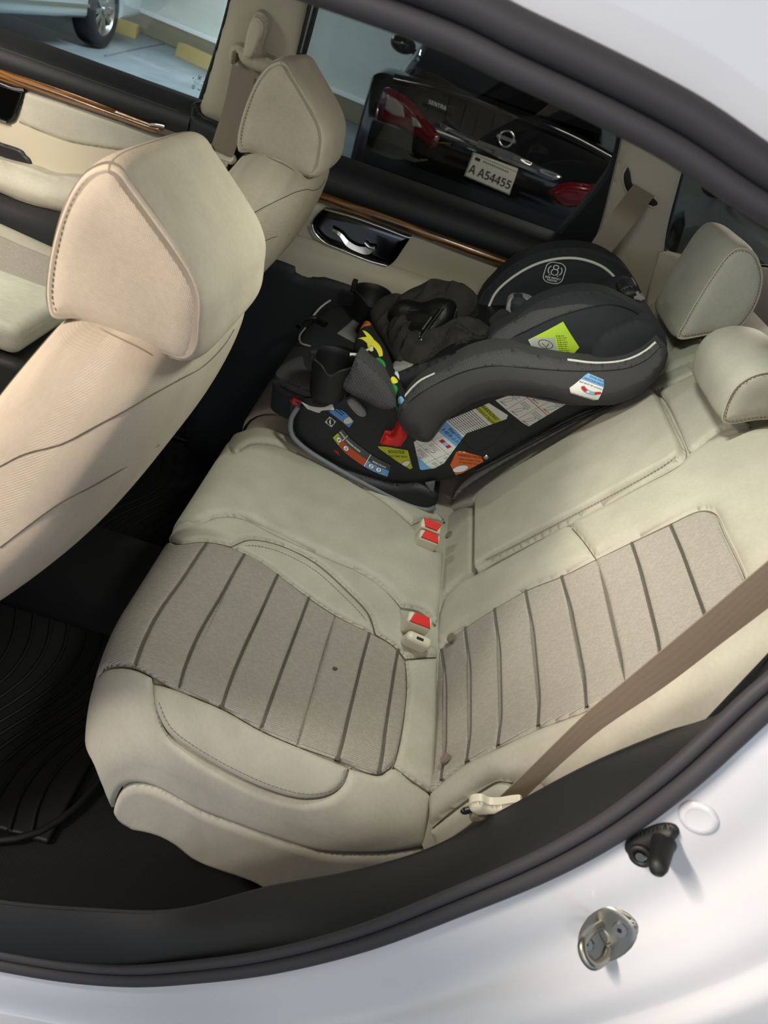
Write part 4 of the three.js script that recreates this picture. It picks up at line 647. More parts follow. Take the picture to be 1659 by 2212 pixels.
{
  const bs = backSurf, c = backrest;
  const fab = [[932, 1712], [940, 1560], [946, 1425], [975, 1386], [1009, 1360], [1072, 1319], [1139, 1280], [1216, 1249], [1288, 1213], [1365, 1177], [1447, 1138], [1505, 1111], [1527, 1108], [1544, 1116], [1563, 1155], [1587, 1203], [1606, 1246], [1618, 1300], [1560, 1370], [1440, 1440], [1340, 1500], [1276, 1533], [1168, 1574], [1081, 1615], [1009, 1651], [965, 1684]];
  const lines = [[[958, 1405], [957, 1690]], [[1009, 1359], [1012, 1650]], [[1072, 1318], [1080, 1615]], [[1139, 1279], [1167, 1573]], [[1216, 1248], [1272, 1533]], [[1291, 1213], [1352, 1480]], [[1367, 1176], [1432, 1430]], [[1451, 1138], [1530, 1345]]];
  channels(c, bs, fab, lines, M.rib, { fold: [5] });
  pad(c, 'inner_bolster', bs, [[947, 1400, 1], [948, 1340], [966, 1295], [1004, 1258], [1036, 1243], [1066, 1228], [1150, 1182], [1230, 1138, 1], [1258, 1170], [1286, 1209, 1], [1216, 1244], [1139, 1275], [1072, 1314], [1009, 1355], [975, 1381], [952, 1412]], M.leather, { thick: 0.012, round: 0.022 });
  pad(c, 'upper_bolster', bs, [[1233, 1136, 1], [1300, 1102], [1394, 1053], [1468, 1013], [1490, 986, 1], [1540, 955], [1600, 940], [1700, 930, 1], [1820, 1150, 1], [1740, 1330, 1], [1625, 1300], [1611, 1244], [1592, 1200], [1568, 1152], [1548, 1112], [1528, 1103], [1503, 1106], [1445, 1133], [1363, 1172], [1289, 1208, 1], [1262, 1170]], M.leather, { thick: 0.012, round: 0.022 });
  pad(c, 'outer_bolster', bs, [[1622, 1304, 1], [1740, 1330, 1], { uv: [0.6, 0.68] }, { uv: [0.45, 0.7] }, { uv: [0.28, 0.7], c: 1 }, [1166, 1690, 1], [1100, 1690], [1075, 1688], [1050, 1700], [975, 1752], [932, 1790, 1], [930, 1750], [933, 1718, 1], [966, 1690], [1011, 1656], [1083, 1620], [1170, 1579], [1278, 1538], [1342, 1505], [1442, 1445], [1564, 1374]], M.leather, { thick: 0.012, round: 0.02 });
  pad(c, 'bolster_gusset', bs, [[932, 1794, 1], [978, 1758], [1052, 1706], [1078, 1693], [1104, 1695], [1118, 1720], [1120, 1750], { uv: [0.06, 0.75], c: 1 }, { uv: [-0.02, 0.74], c: 1 }, [940, 1815, 1]], M.leather, { thick: 0.01, round: 0.014 });
  pad(c, 'lower_strip', bs, [[962, 1180, 1], [966, 1125], [1000, 1100], [1027, 1100, 1], [1027, 1242, 1], [1002, 1255], [962, 1292], [948, 1330, 1], [954, 1260]], M.leather, { thick: 0.01, round: 0.015 });
  const armOut = [[1034, 1240, 1], [1034, 1095, 1], [1045, 1074], [1200, 978], [1330, 900], [1400, 858], [1416, 854], [1430, 872], [1460, 930], [1480, 975], [1478, 996], [1464, 1008], [1390, 1048], [1250, 1124], [1100, 1200], [1060, 1222]], arm = pad(c, 'armrest', bs, armOut, M.leather, { thick: 0.022, round: 0.01, skirt: 0.02, label: 'folded centre armrest' });
  stitches(c, padTop(bs, outline(bs, armOut), { thick: 0.022, round: 0.01 }), [[1050, 1210], [1100, 1186], [1250, 1110], [1390, 1034], [1446, 1002], [1464, 990]], M.thread, 0.0004);
  pad(c, 'armrest_surround', bs, [[968, 1104, 1], [1000, 1066], [1050, 1031], [1200, 946], [1330, 872], [1430, 818], [1490, 792, 1], [1500, 810], [1418, 847, 1], [1398, 850], [1330, 891], [1200, 969], [1041, 1066], [1028, 1090, 1], [1000, 1096]], M.leather, { thick: 0.008, round: 0.01 });
  pad(c, 'middle_top', bs, [[1424, 850, 1], [1500, 812, 1], [1530, 800], [1620, 920, 1], [1560, 930], [1500, 975], [1489, 976, 1], [1468, 926], [1438, 866]], M.leather, { thick: 0.008, round: 0.012 });
  pad(c, 'far_bolster', bs, [[972, 1092, 1], [1000, 1050], [1050, 1012], [1200, 925], [1330, 850], [1420, 790], [1470, 748], [1520, 735, 1], [1520, 775, 1], [1488, 788], [1430, 814], [1330, 868], [1200, 942], [1050, 1027], [1002, 1060]], M.leather, { thick: 0.012, round: 0.018 });
  pad(c, 'far_fabric', bs, [{ uv: [0.05, -0.25], c: 1 }, { uv: [0.6, -0.2], c: 1 }, { uv: [0.66, -0.36] }, { uv: [0.6, -0.6], c: 1 }, { uv: [0.05, -0.6], c: 1 }], M.leather, { thick: 0.004, round: 0.03, cell: 0.03 });
  for (const [x, y, fl] of [[978, 1163, 1], [985, 1386, 0], [973, 1651, 0]]) { const h = bs.hit(x, y), b = add(c, 'anchor_button', new THREE.CylinderGeometry(0.0085, 0.0085, 0.004, 20), M.webbing, 'round plastic anchor cover'); b.position.copy(bs.pt(...h, 0.0125)); b.quaternion.setFromUnitVectors(V(0, 1, 0), bs.n(...h)); }
}
function rearHeadrest(zNear, zFar, out, name = 'headrest', inset = 0.05, bev = 0.022) {
  const zs = zPlane(zNear - 0.004), poly = outline(zs, out, 6), c = out.reduce((s, p) => [s[0] + p[0] / out.length, s[1] + p[1] / out.length], [0, 0]);
  const h = add(rear, name, pillow(poly, zFar, zNear, { end: 0.88, mid: 1.02, pow: 5 }), M.leather, 'padded rear headrest'), inner = out.map(([x, y]) => [x + (c[0] - x) * inset, y + (c[1] - y) * inset]);
  pad(h, 'side_panel', zs, inner, M.leather, { thick: 0.008, round: 0.025, skirt: 0.004 });
  seam(h, zs, inner, M.piping, 0.002, 0.0015, 'piping', true);
  stitches(h, padTop(zs, outline(zs, inner), { thick: 0.008, round: 0.025 }), inner.map(([x, y]) => [x + (c[0] - x) * 0.06, y + (c[1] - y) * 0.06]), M.thread, 0.0005, 0.0055, 0.003, 0.0008, true);
  return h;
}
rearHeadrest(-0.245, -0.47, [[1458, 734], [1474, 700], [1526, 612], [1574, 546], [1596, 532], [1628, 540], [1645, 572], [1649, 606], [1632, 664], [1590, 716], [1530, 726]]);
rearHeadrest(0.105, -0.105, [[1560, 912], [1564, 878], [1588, 834], [1624, 810], [1680, 800], [1740, 815], [1770, 860], [1770, 920], [1700, 905], [1640, 905]], 'headrest', 0.03);
rebase(rear, 0.3, 0.42, 0);
// ================================================================== near belt, buckles
{
  const t = thing('seat_belt', 'brown seat belt slanting across the ribbed backrest to a metal tongue', 'seat belt'), f = new Flat(V(0.5, 1, 0.59), V(-0.12, 0, 1), V(1, 0, 0)), f2 = zPlane(0.605);
  add(t, 'webbing', strapGeo(along(f, [[1800, 1095], [1659, 1212], [1534, 1318], [1349, 1472], [1274, 1534], [1130, 1674], [1062, 1738]]), along(f, [[1800, 1202], [1659, 1313], [1560, 1388], [1438, 1481], [1293, 1580], [1168, 1690], [1118, 1740]]), 0.0018, 60), M.webbing);
  add(t, 'lower_webbing', strapGeo(along(f2, [[1062, 1738], [1010, 1784], [955, 1822], [900, 1866]]), along(f2, [[1112, 1744], [1050, 1790], [1000, 1824], [950, 1866]]), 0.0018, 20), M.webbing);
  const tp = zPlane(0.615);
  pad(t, 'tongue_grip', tp, [[1013, 1742], [1020, 1733], [1040, 1731], [1056, 1738], [1075, 1739], [1110, 1734], [1125, 1734], [1129, 1742], [1120, 1749], [1085, 1751], [1050, 1754], [1028, 1753]], M.palePlastic, { thick: 0.008, round: 0.008, skirt: 0.01, cell: 0.002, label: 'cream plastic belt tongue grip' });
  pad(t, 'tongue_blade', tp, [[994, 1753], [1006, 1746], [1022, 1744], [1030, 1751], [1020, 1756], [1000, 1759]], M.chrome, { thick: 0.002, round: 0.003, skirt: 0.002, cell: 0.002, label: 'shiny metal tongue blade' });
  pad(t, 'webbing_fold', tp, [[1014, 1762], [1022, 1755], [1034, 1758], [1040, 1762], [1080, 1758], [1124, 1752], [1126, 1760], [1080, 1768], [1040, 1772], [1018, 1772]], M.webbing, { thick: 0.004, round: 0.004, skirt: 0.006, cell: 0.002 });
  rebase(t, 0.42, 0.72, 0.6);
}
function buckle(px, py, y, label, o = {}) {
  const t = thing('belt_buckle', label, 'buckle', o.group), p = at(px, py, 'y', y);
  box(t, 'housing', M.palePlastic, [0.044, 0.06, 0.024], V(0, -0.028, 0), { r: 0.006 });
  const s = new THREE.Shape([[-0.017, -0.008], [0.017, -0.008], [0.012, 0.007], [-0.012, 0.007]].map((q) => new THREE.Vector2(...(o.up ? [q[0], -q[1]] : q)))), g = new THREE.ExtrudeGeometry(s, { depth: 0.003, bevelEnabled: true, bevelSize: 0.0015, bevelThickness: 0.0015, bevelSegments: 2 }); g.rotateX(-Math.PI / 2 + 0.25); 
  const b = add(t, 'press_button', g, M.red, 'red press button'); b.position.set(0, 0.002, 0.001);
  t.position.copy(p); t.rotation.set(0.3, o.turn ?? 0.02, -0.12); return t;
}
buckle(908, 1340, 0.752, 'cream belt buckle with red button beside the near ribbed cushion', { up: 0 });
buckle(932, 1136, 0.752, 'cream belt buckle with red button, rear one of the pair by the child seat', { group: 'buckle pair by the child seat', up: 1 });
buckle(929, 1160, 0.748, 'cream belt buckle with red button, front one of the pair by the child seat', { group: 'buckle pair by the child seat' });
{
  const t = thing('belt_buckle', 'cream stowed belt end with a dark slot in the seat crease', 'buckle'), p = at(906, 1382, 'y', 0.735);
  box(t, 'housing', M.palePlastic, [0.046, 0.034, 0.02], V(0, -0.012, 0), { r: 0.008 });
  box(t, 'slot', M.rubber, [0.013, 0.003, 0.005], V(-0.001, 0.0045, 0.001), { r: 0.001, label: 'dark slot' });
  box(t, 'strap', M.webbing, [0.042, 0.05, 0.004], V(0.002, -0.04, -0.004), { r: 0.001 });
  t.position.copy(p); t.rotation.set(0.35, 0, -0.2);
}
// ================================================================== fittings on the white jamb
const onJamb = (px, py) => { const [u, v] = jamb.hit(px, py); return { p: jamb.pt(u, v), n: jamb.n(u, v) }; };
{
  let { p, n } = onJamb(1315, 2015); if (n.dot(EYE.clone().sub(p)) < 0) n.negate();
  const f = new Flat(p.clone().addScaledVector(n, 0.001), n, V(1, 0, 0)), t = thing('door_striker', 'metal door striker loop on a bolted plate on the white jamb', 'striker');
  pad(t, 'plate', f, [[1256, 2000], [1282, 1960], [1308, 1948], [1345, 1962], [1377, 1996], [1379, 2020], [1372, 2044], [1345, 2074], [1312, 2086], [1290, 2078], [1262, 2056], [1250, 2036]], M.zinc, { thick: 0.005, round: 0.005, skirt: 0.004, cell: 0.002 });
  tube(t, 'loop', [...along(f, [[1302, 1992]], 0.004), ...along(f, [[1292, 1985]], 0.02), ...along(f, [[1285, 1990]], 0.038), ...along(f, [[1292, 2010]], 0.042), ...along(f, [[1306, 2030]], 0.04), ...along(f, [[1318, 2044]], 0.022), ...along(f, [[1316, 2046]], 0.004)], 0.0042, M.zinc, { k: 12, n: 60 });
  pad(t, 'recess', f, [[1296, 2006], [1306, 2000], [1320, 2012], [1325, 2030], [1314, 2036], [1302, 2024]], M.zinc, { thick: 0.002, round: 0.003, lift: 0.004, skirt: 0, cell: 0.001 });
  for (const [x, y] of [[1343, 2001], [1272, 2030]]) {
    const [u, v] = f.hit(x, y), s = new THREE.Group(); s.name = 'screw'; t.add(s); s.position.copy(f.pt(u, v, 0.006)); s.quaternion.setFromUnitVectors(V(0, 1, 0), n);
    add(s, 'screw_head', new THREE.CylinderGeometry(0.0062, 0.0072, 0.003, 24), M.satin); const star = add(s, 'drive_socket', new THREE.CylinderGeometry(0.0024, 0.0024, 0.0034, 6), M.rubber);
  }
  rebase(t, p.x, p.y, p.z);
}
{
  let { p, n } = onJamb(1410, 1812); if (n.dot(EYE.clone().sub(p)) < 0) n.negate();
  const f = new Flat(p.clone().addScaledVector(n, 0.001), n, V(1, 0, 0)), t = thing('rubber_bumper', 'black rubber door bumper with a cone nub on the white jamb', 'bumper');
  pad(t, 'base_pad', f, [[1350, 1828], [1360, 1808], [1392, 1792], [1436, 1778], [1460, 1783], [1468, 1798], [1456, 1816], [1424, 1834], [1392, 1852], [1366, 1847]], M.rubber, { thick: 0.01, round: 0.009, skirt: 0.004, cell: 0.002 });
  const [u, v] = f.hit(1390, 1832), ring = add(t, 'cup', new THREE.TorusGeometry(0.008, 0.0028, 10, 28), M.rubber); ring.position.copy(f.pt(u, v, 0.011)); ring.quaternion.setFromUnitVectors(V(0, 0, 1), n);
  const sc = add(t, 'screw', new THREE.CylinderGeometry(0.0042, 0.0042, 0.003, 16), M.zinc); sc.position.copy(f.pt(u, v, 0.012)); sc.quaternion.setFromUnitVectors(V(0, 1, 0), n);
  const [a, b] = f.hit(1436, 1812), nub = new THREE.LatheGeometry([[0.011, 0], [0.0095, 0.006], [0.0085, 0.022], [0.0082, 0.026], [0.006, 0.031], [0, 0.033]].map((q) => new THREE.Vector2(...q)), 28), nm = add(t, 'nub', nub, M.rubber); nm.position.copy(f.pt(a, b, 0.006)); nm.quaternion.setFromUnitVectors(V(0, 1, 0), n.clone().add(V(0, -0.15, 0.25)).normalize());
  rebase(t, p.x, p.y, p.z);
}
{
  let { p, n } = onJamb(1508, 1766); if (n.dot(EYE.clone().sub(p)) < 0) n.negate();
  const t = thing('body_plug', 'round white body plug above the black rubber bumper', 'plug');
  const g = new THREE.LatheGeometry([[0.0, 0.0016], [0.0085, 0.0018], [0.0095, 0.0028], [0.0125, 0.0028], [0.0155, 0.0012], [0.0165, -0.002]].map((q) => new THREE.Vector2(...q)), 36), m = add(t, 'cap', g, M.paint); m.quaternion.setFromUnitVectors(V(0, 1, 0), n); t.position.copy(p);
}
// ================================================================== child seat
const cseat = thing('child_car_seat', 'black and charcoal child car seat with stickers and cup holders on the rear bench', 'child seat');
function decal(w, h, draw) { const c = document.createElement('canvas'); c.width = w; c.height = h; const q = c.getContext('2d'); draw(q, w, h); const t = new THREE.CanvasTexture(c); t.colorSpace = THREE.SRGBColorSpace; t.anisotropy = 8; return std('#ffffff', 0.45, { map: t }); }
const lines = (q, x, y, w, n, dy, c = '#333', lw = 2) => { q.strokeStyle = c; q.lineWidth = lw; for (let i = 0; i < n; i++) { q.setLineDash([9, 3, 14, 4, 6, 3]); q.beginPath(); q.moveTo(x, y + i * dy); q.lineTo(x + w * (0.75 + 0.25 * rnd()), y + i * dy); q.stroke(); } q.setLineDash([]); };
const zb = zPlane(-0.205);
{
  const t = cseat;
  const base = pad(t, 'base_shell', zb, [[645, 866], [630, 900], [632, 940], [660, 968], [720, 1005], [800, 1036], [850, 1046], [900, 1047], [960, 1037], [1060, 1003], [1140, 952], [1250, 895], [1330, 864], [1370, 810], [1300, 760], [1000, 760], [900, 790], [760, 846], [690, 858]], M.blackPlastic, { thick: 0.01, round: 0.02, skirt: 0.36, cell: 0.012, label: 'black plastic shell' });
  const foot = pad(t, 'base_foot', zPlane(-0.19), [[632, 925], [640, 955], [700, 1000], [800, 1052], [880, 1088], [925, 1098], [940, 1092], [946, 1066], [905, 1044], [850, 1044], [740, 1010], [660, 965]], M.blackPlastic, { thick: 0.012, round: 0.015, skirt: 0.36, cell: 0.008 });
  tube(foot, 'grey_lip', along(zPlane(-0.18), [[645, 878], [629, 905], [630, 938], [655, 966], [720, 1008], [820, 1062], [890, 1094], [926, 1101], [940, 1096]], 0), 0.0055, std('#6d7176', 0.5), { k: 8 });
  tube(base, 'moulded_rib', along(zb, [[700, 990], [780, 1030], [850, 1046]], 0.012), 0.004, M.blackPlastic); tube(base, 'moulded_rib', along(zb, [[1030, 1012], [1130, 960], [1240, 902], [1320, 868]], 0.012), 0.004, M.blackPlastic);
  pad(base, 'belt_path', zb, [[1000, 945], [1010, 930], [1050, 906], [1100, 892], [1108, 906], [1090, 930], [1052, 966], [1028, 972]], M.rubber, { thick: 0.003, round: 0.004, lift: 0.008, skirt: 0, label: 'dark belt opening' });
  const back = pad(t, 'back_shell', zPlane(-0.19), [[1290, 730], [1370, 690], [1412, 694], [1434, 716], [1441, 745], [1438, 775], [1412, 820], [1372, 850], [1330, 866], [1280, 840]], M.graphite, { thick: 0.015, round: 0.03, skirt: 0.34, cell: 0.01 });
  // near arm: mesh upper and smooth lower cover
  const za = zPlane(-0.155), up = [[868, 866], [905, 824], [960, 796], [1010, 770], [1060, 756], [1100, 752], [1150, 762], [1220, 775], [1290, 782], [1350, 776], [1392, 757], [1422, 732]], sm = [[1426, 748], [1400, 775], [1360, 794], [1290, 802], [1200, 800], [1120, 793], [1060, 791], [1010, 801], [960, 821], [900, 856], [866, 888]];
  const cut = (a) => a.map((p, i) => (i === 0 || i === a.length - 1) ? [...p, 1] : p);
  const armOut = [...up.map((p, i) => i === up.length - 1 ? [...p, 1] : p), [1441, 752], [1440, 775], [1420, 812], [1380, 848], [1330, 869], [1290, 873], [1230, 868], [1180, 856], [1120, 849], [1060, 852], [1020, 864], [985, 886], [960, 906], [942, 930], [926, 948], [905, 946], [876, 924], [863, 904], [862, 884]];
  const armO = { thick: 0.042, round: 0.05, skirt: 0.06, cell: 0.006, label: 'charcoal padded arm cover' }, armLow = pad(t, 'arm_cover', za, armOut, M.charcoal, armO), armTop = padTop(za, outline(za, armOut), armO);
  pad(armLow, 'arm_mesh_cover', armTop, [...cut([[870, 868], [908, 828], [962, 800], [1012, 774], [1060, 760], [1100, 756], [1150, 766], [1220, 779], [1290, 786], [1350, 780], [1392, 761], [1416, 742]]), ...cut(sm)], M.charcoalMesh, { thick: 0.002, round: 0.003, skirt: 0.003, cell: 0.006, label: 'grey mesh fabric' });
  seam(armLow, armTop, sm, M.rubber, 0.0009, 0.001);
  tube(armLow, 'hem', along(za, [[1330, 870], [1230, 870], [1120, 851], [1060, 854], [1020, 866], [985, 888], [960, 908], [942, 932], [926, 950], [905, 948], [876, 926], [863, 903], [866, 872]], 0.002), 0.0035, std('#3a3a40', 0.8), { k: 8 });
  tube(t, 'pale_piping', along(za, [[1225, 776], [1290, 783], [1350, 777], [1392, 758], [1416, 738]], 0.004), 0.0028, M.paleEdge, { k: 8 });
  tube(t, 'pale_piping', along(za, [[864, 880], [872, 860], [905, 824], [940, 806]], 0.002), 0.0024, M.paleEdge, { k: 8 });
  // near headrest wing
  const zw = zPlane(-0.235);
  const wOut = [[1046, 754, 1], [1060, 722], [1110, 690], [1150, 660], [1200, 638], [1258, 628], [1310, 633], [1350, 650], [1386, 670], [1410, 692], [1412, 716], [1392, 740], [1350, 774], [1290, 786], [1220, 784], [1150, 778], [1090, 768]];
  const wO = { thick: 0.045, round: 0.06, skirt: 0.05, cell: 0.006, label: 'dark grey padded head wing' }, wing = pad(t, 'wing_cover', zw, wOut, M.graphite, wO), wingTop = padTop(zw, outline(zw, wOut), wO);
  pad(wing, 'wing_mesh_cover', wingTop, [[1052, 752, 1], [1066, 724], [1114, 692], [1152, 672], [1200, 664], [1250, 657], [1284, 660, 1], [1270, 664], [1200, 684], [1120, 722]], M.charcoalMesh, { thick: 0.002, round: 0.003, skirt: 0.003, cell: 0.006 });
  seam(wing, wingTop, [[1050, 756], [1120, 723], [1200, 686], [1270, 665], [1330, 660], [1380, 680], [1408, 712]], M.rubber, 0.001, 0.001);
  // far head wing
  const zv = zPlane(-0.5), far = pad(t, 'far_wing', zv, [[1030, 672], [1042, 636], [1062, 612], [1096, 580], [1142, 553], [1200, 538], [1258, 536], [1310, 550], [1350, 578], [1378, 616], [1390, 660], [1340, 700], [1200, 720], [1080, 720]], M.graphite, { thick: 0.03, round: 0.05, skirt: 0.07, cell: 0.008, label: 'far padded head wing with white emblem' });
  tube(far, 'pale_piping', along(zv, [[1055, 656], [1070, 626], [1100, 597], [1150, 567], [1200, 553], [1250, 553], [1300, 571], [1330, 600], [1345, 628]], 0.027), 0.003, M.paleEdge, { k: 8 });
  const em = document.createElement('canvas'); em.width = 200; em.height = 256; const q = em.getContext('2d'); q.fillStyle = '#000'; q.fillRect(0, 0, 200, 256); q.strokeStyle = q.fillStyle = '#fff'; q.lineWidth = 7; q.beginPath(); q.roundRect?.(8, 8, 184, 240, 70); q.stroke(); q.lineWidth = 8; q.beginPath(); q.arc(100, 62, 24, 0, 7); q.stroke(); q.beginPath(); q.ellipse(100, 118, 32, 34, 0, 0, 7); q.stroke(); q.beginPath(); q.moveTo(70, 150); q.lineTo(56, 164); q.moveTo(130, 150); q.lineTo(144, 164); q.stroke(); q.beginPath(); q.arc(100, 100, 64, 2.4, 3.9); q.stroke(); q.beginPath(); q.arc(100, 100, 64, -0.8, 0.75); q.stroke(); q.font = 'bold 29px sans-serif'; q.textAlign = 'center'; q.fillText('SIDE IMPACT', 100, 198, 150); q.fillText('TESTED', 100, 228, 100);
  const emT = new THREE.CanvasTexture(em);
  pad(far, 'emblem', zv, [[1180, 554, 1], [1224, 560, 1], [1210, 609, 1], [1166, 600, 1]], std('#e6e6e6', 0.7, { alphaMap: emT, transparent: true }), { thick: 0, round: 0.01, lift: 0.0315, skirt: 0, cell: 0.02, uvFrom: [[1166, 600], [1210, 609], [1180, 554]], label: 'white side impact emblem' });
  // head of the shell: handle, red button
  const zh = zPlane(-0.33), handle = pad(t, 'adjust_handle', zh, [[1338, 628], [1352, 618], [1375, 615, 1], [1392, 650, 1], [1386, 662], [1370, 664], [1350, 650]], M.rubber, { thick: 0.02, round: 0.015, skirt: 0.05, cell: 0.004, label: 'black headrest adjuster' });
  pad(handle, 'red_button', zh, [[1343, 650], [1348, 640], [1360, 642], [1366, 654], [1362, 664], [1352, 658]], M.redDark, { thick: 0.006, round: 0.006, lift: 0.02, skirt: 0, cell: 0.003 });
  pad(handle, 'plus_mark', zh, [[1369, 626], [1376, 624], [1379, 632], [1388, 634], [1389, 640], [1382, 642], [1383, 652], [1377, 652], [1374, 642], [1366, 640], [1366, 634], [1372, 632]].map((p) => [...p, 1]), M.greyCloth, { thick: 0.0006, round: 0.002, lift: 0.0205, skirt: 0, cell: 0.003 });
  pad(t, 'harness_pad', zPlane(-0.34), [[1104, 650], [1118, 642], [1136, 648], [1142, 664], [1136, 690], [1108, 690]], std('#232830', 0.8), { thick: 0.015, round: 0.015, skirt: 0.03, cell: 0.005 });
  pad(t, 'harness_pad', zPlane(-0.345), [[1100, 648], [1124, 642], [1154, 654], [1140, 690], [1096, 690]], M.greyCloth, { thick: 0.008, round: 0.01, skirt: 0.03, cell: 0.006 });
  const st = zPlane(-0.32); add(t, 'harness_strap', strapGeo(along(st, [[1056, 690], [1085, 668], [1120, 690]]), along(st, [[1066, 718], [1092, 690], [1128, 712]]), 0.003, 20), M.blackCloth, 'black harness strap');
  // seat front and cover
  const ys = tilted(V(0.15, 0.885, -0.35), V(-0.12, 1, 0.1), V(1, 0, 0));
  pad(t, 'front_cover', ys, [[590, 830], [597, 805], [640, 744], [684, 692], [735, 660], [790, 642], [850, 640], [940, 650], [1040, 650], [1060, 740], [900, 830], [800, 830], [760, 852], [700, 872], [650, 860], [612, 846]], M.graphite, { thick: 0.03, round: 0.05, skirt: 0.06, cell: 0.008, label: 'dark grey seat cover' });
  pad(t, 'front_mesh', ys, [[594, 828], [614, 806], [652, 792], [668, 826], [708, 852], [716, 866], [688, 872], [650, 862], [616, 846]], M.charcoalMesh, { thick: 0.012, round: 0.03, lift: 0.022, skirt: 0.04, cell: 0.005 });
  tube(t, 'pale_piping', along(ys, [[668, 718], [690, 692], [715, 674], [745, 662]], 0.034), 0.0026, M.paleEdge, { k: 8 });
  tube(t, 'pale_piping', along(ys, [[656, 738], [644, 756], [648, 772], [667, 778]], 0.034), 0.0022, M.greyCloth, { k: 8 });
  pad(t, 'grey_insert', ys, [[793, 690, 1], [801, 696, 1], [782, 716], [764, 738], [770, 752, 1], [764, 768, 1], [724, 746, 1], [752, 722], [768, 704]], M.greyCloth, { thick: 0.006, round: 0.01, lift: 0.03, skirt: 0, cell: 0.005 });
  const zs2 = zPlane(-0.15);
  pad(t, 'side_mesh_flap', zs2, [[742, 838], [758, 800], [772, 770], [790, 784], [828, 818], [854, 862], [852, 880], [826, 884], [790, 866]], M.charcoalMesh, { thick: 0.014, round: 0.02, skirt: 0.05, cell: 0.005 });
  tube(t, 'front_hem', along(ys, [[592, 828], [612, 848], [650, 864], [690, 876], [730, 866]], 0.004), 0.006, std('#2f2f33', 0.85), { k: 8 });
  tube(t, 'loop_strap', along(ys, [[640, 742], [655, 724], [680, 722], [700, 735]], 0.04), 0.006, M.rubber, { k: 8 });
  // cup holders
  function cup(px, py, z, r, h, name) {
    const p = at(px, py, 'z', z), g = new THREE.LatheGeometry([[0.0, -h], [r * 0.78, -h], [r * 0.82, -h + 0.004], [r * 0.97, -0.012], [r * 1.03, -0.004], [r * 1.03, 0], [r * 0.95, 0], [r * 0.9, -0.012], [r * 0.76, -h + 0.008], [0, -h + 0.008]].map((a) => new THREE.Vector2(...a)), 48);
    const pa = g.attributes.position; for (let i = 0; i < pa.count; i++) if (pa.getY(i) > -0.02) { const a = Math.atan2(pa.getZ(i), pa.getX(i)); pa.setY(i, pa.getY(i) - 0.016 * Math.exp(-((a - 1.5) ** 2) / 0.1)); }
    g.computeVertexNormals(); const m = add(t, name, g, M.rubber, 'black plastic cup holder'); m.position.copy(p); m.rotation.set(0.1, 0, 0.06); return m;
  }
  const c1 = cup(722, 772, -0.17, 0.042, 0.085, 'cup_holder'); const c2 = cup(806, 630, -0.56, 0.045, 0.07, 'cup_holder');
  box(c1, 'clip', M.blackPlastic, [0.012, 0.02, 0.014], V(-0.038, 0.002, 0.018), { r: 0.003 }); box(c2, 'clip', M.blackPlastic, [0.012, 0.026, 0.02], V(-0.045, 0.006, 0.01), { r: 0.003 });
  // red hooks and small hardware
  pad(t, 'red_belt_hook', zPlane(-0.19), [[820, 957, 1], [832, 930, 1], [846, 931], [852, 927, 1], [861, 902, 1], [876, 910, 1], [880, 940], [868, 962, 1], [845, 960]], M.red, { thick: 0.02, round: 0.012, skirt: 0.01, cell: 0.004, label: 'red belt lock hook', n: 3 });
  pad(t, 'red_belt_hook', zPlane(-0.2), [[626, 866, 1], [634, 859, 1], [652, 868, 1], [648, 877], [636, 878, 1]], M.redDark, { thick: 0.012, round: 0.008, skirt: 0.01, cell: 0.004, n: 3 });
  pad(t, 'cloth_tag', zPlane(-0.165), [[650, 868, 1], [672, 878], [700, 880], [718, 872, 1], [722, 886, 1], [694, 888], [690, 892], [664, 884, 1]], std('#c9c5bd', 0.8), { thick: 0.001, round: 0.003, skirt: 0.001, cell: 0.004 });
  pad(t, 'grey_tongue', zPlane(-0.18), [[750, 868], [758, 862], [788, 888], [790, 898], [778, 900]], M.greyCloth, { thick: 0.006, round: 0.006, skirt: 0.01, cell: 0.003 });
  const rv = zb.hit(1050, 982), rivet = add(t, 'rivet', new THREE.SphereGeometry(0.006, 16, 10), M.satin, 'round metal rivet'); rivet.scale.z = 0.6; rivet.position.copy(zb.pt(...rv, 0.012));
  pad(t, 'belt_tab', zPlane(-0.185), [[918, 1043, 1], [940, 1040, 1], [936, 1066, 1], [926, 1058, 1]], std('#55585c', 0.5), { thick: 0.003, round: 0.004, skirt: 0.004, cell: 0.004 });
  // stickers
  const ST = (name, pts, mat, uvFrom, lift = 0.0115, surf = zb, par = base, label) => pad(par, name, surf, pts.map((p) => [...p, 1]), mat, { thick: 0.0006, round: 0.002, lift, skirt: 0, cell: 0.012, uvFrom, label });
  const strip = decal(512, 128, (q, w, h) => {
    q.fillStyle = '#3f4144'; q.fillRect(0, 0, w, 64); q.fillStyle = '#aab022'; q.fillRect(0, 64, 70, 64); q.fillStyle = '#b0441d'; q.fillRect(70, 64, 250, 64); q.fillStyle = '#5f97cf'; q.fillRect(320, 64, 192, 64);
    q.fillStyle = '#e8e8e8'; q.fillRect(68, 0, 5, 66); q.fillRect(318, 0, 5, 128); q.font = 'bold 20px sans-serif'; q.textAlign = 'center'; q.fillText('BOOSTER', 34, 44, 62); q.fillText('FORWARD-FACING', 160, 44, 150); q.fillText('REAR-FACING', 420, 52, 120);
    q.font = 'bold 36px sans-serif'; for (const [n, x] of [['4', 44], ['3', 130], ['2', 368], ['1', 432]]) { q.fillStyle = '#e9e9e9'; q.beginPath(); q.arc(x, 94, 24, 0, 7); q.fill(); q.lineWidth = 5; q.strokeStyle = '#222'; q.stroke(); q.fillStyle = '#222'; q.fillText(n, x, 107); }
  });
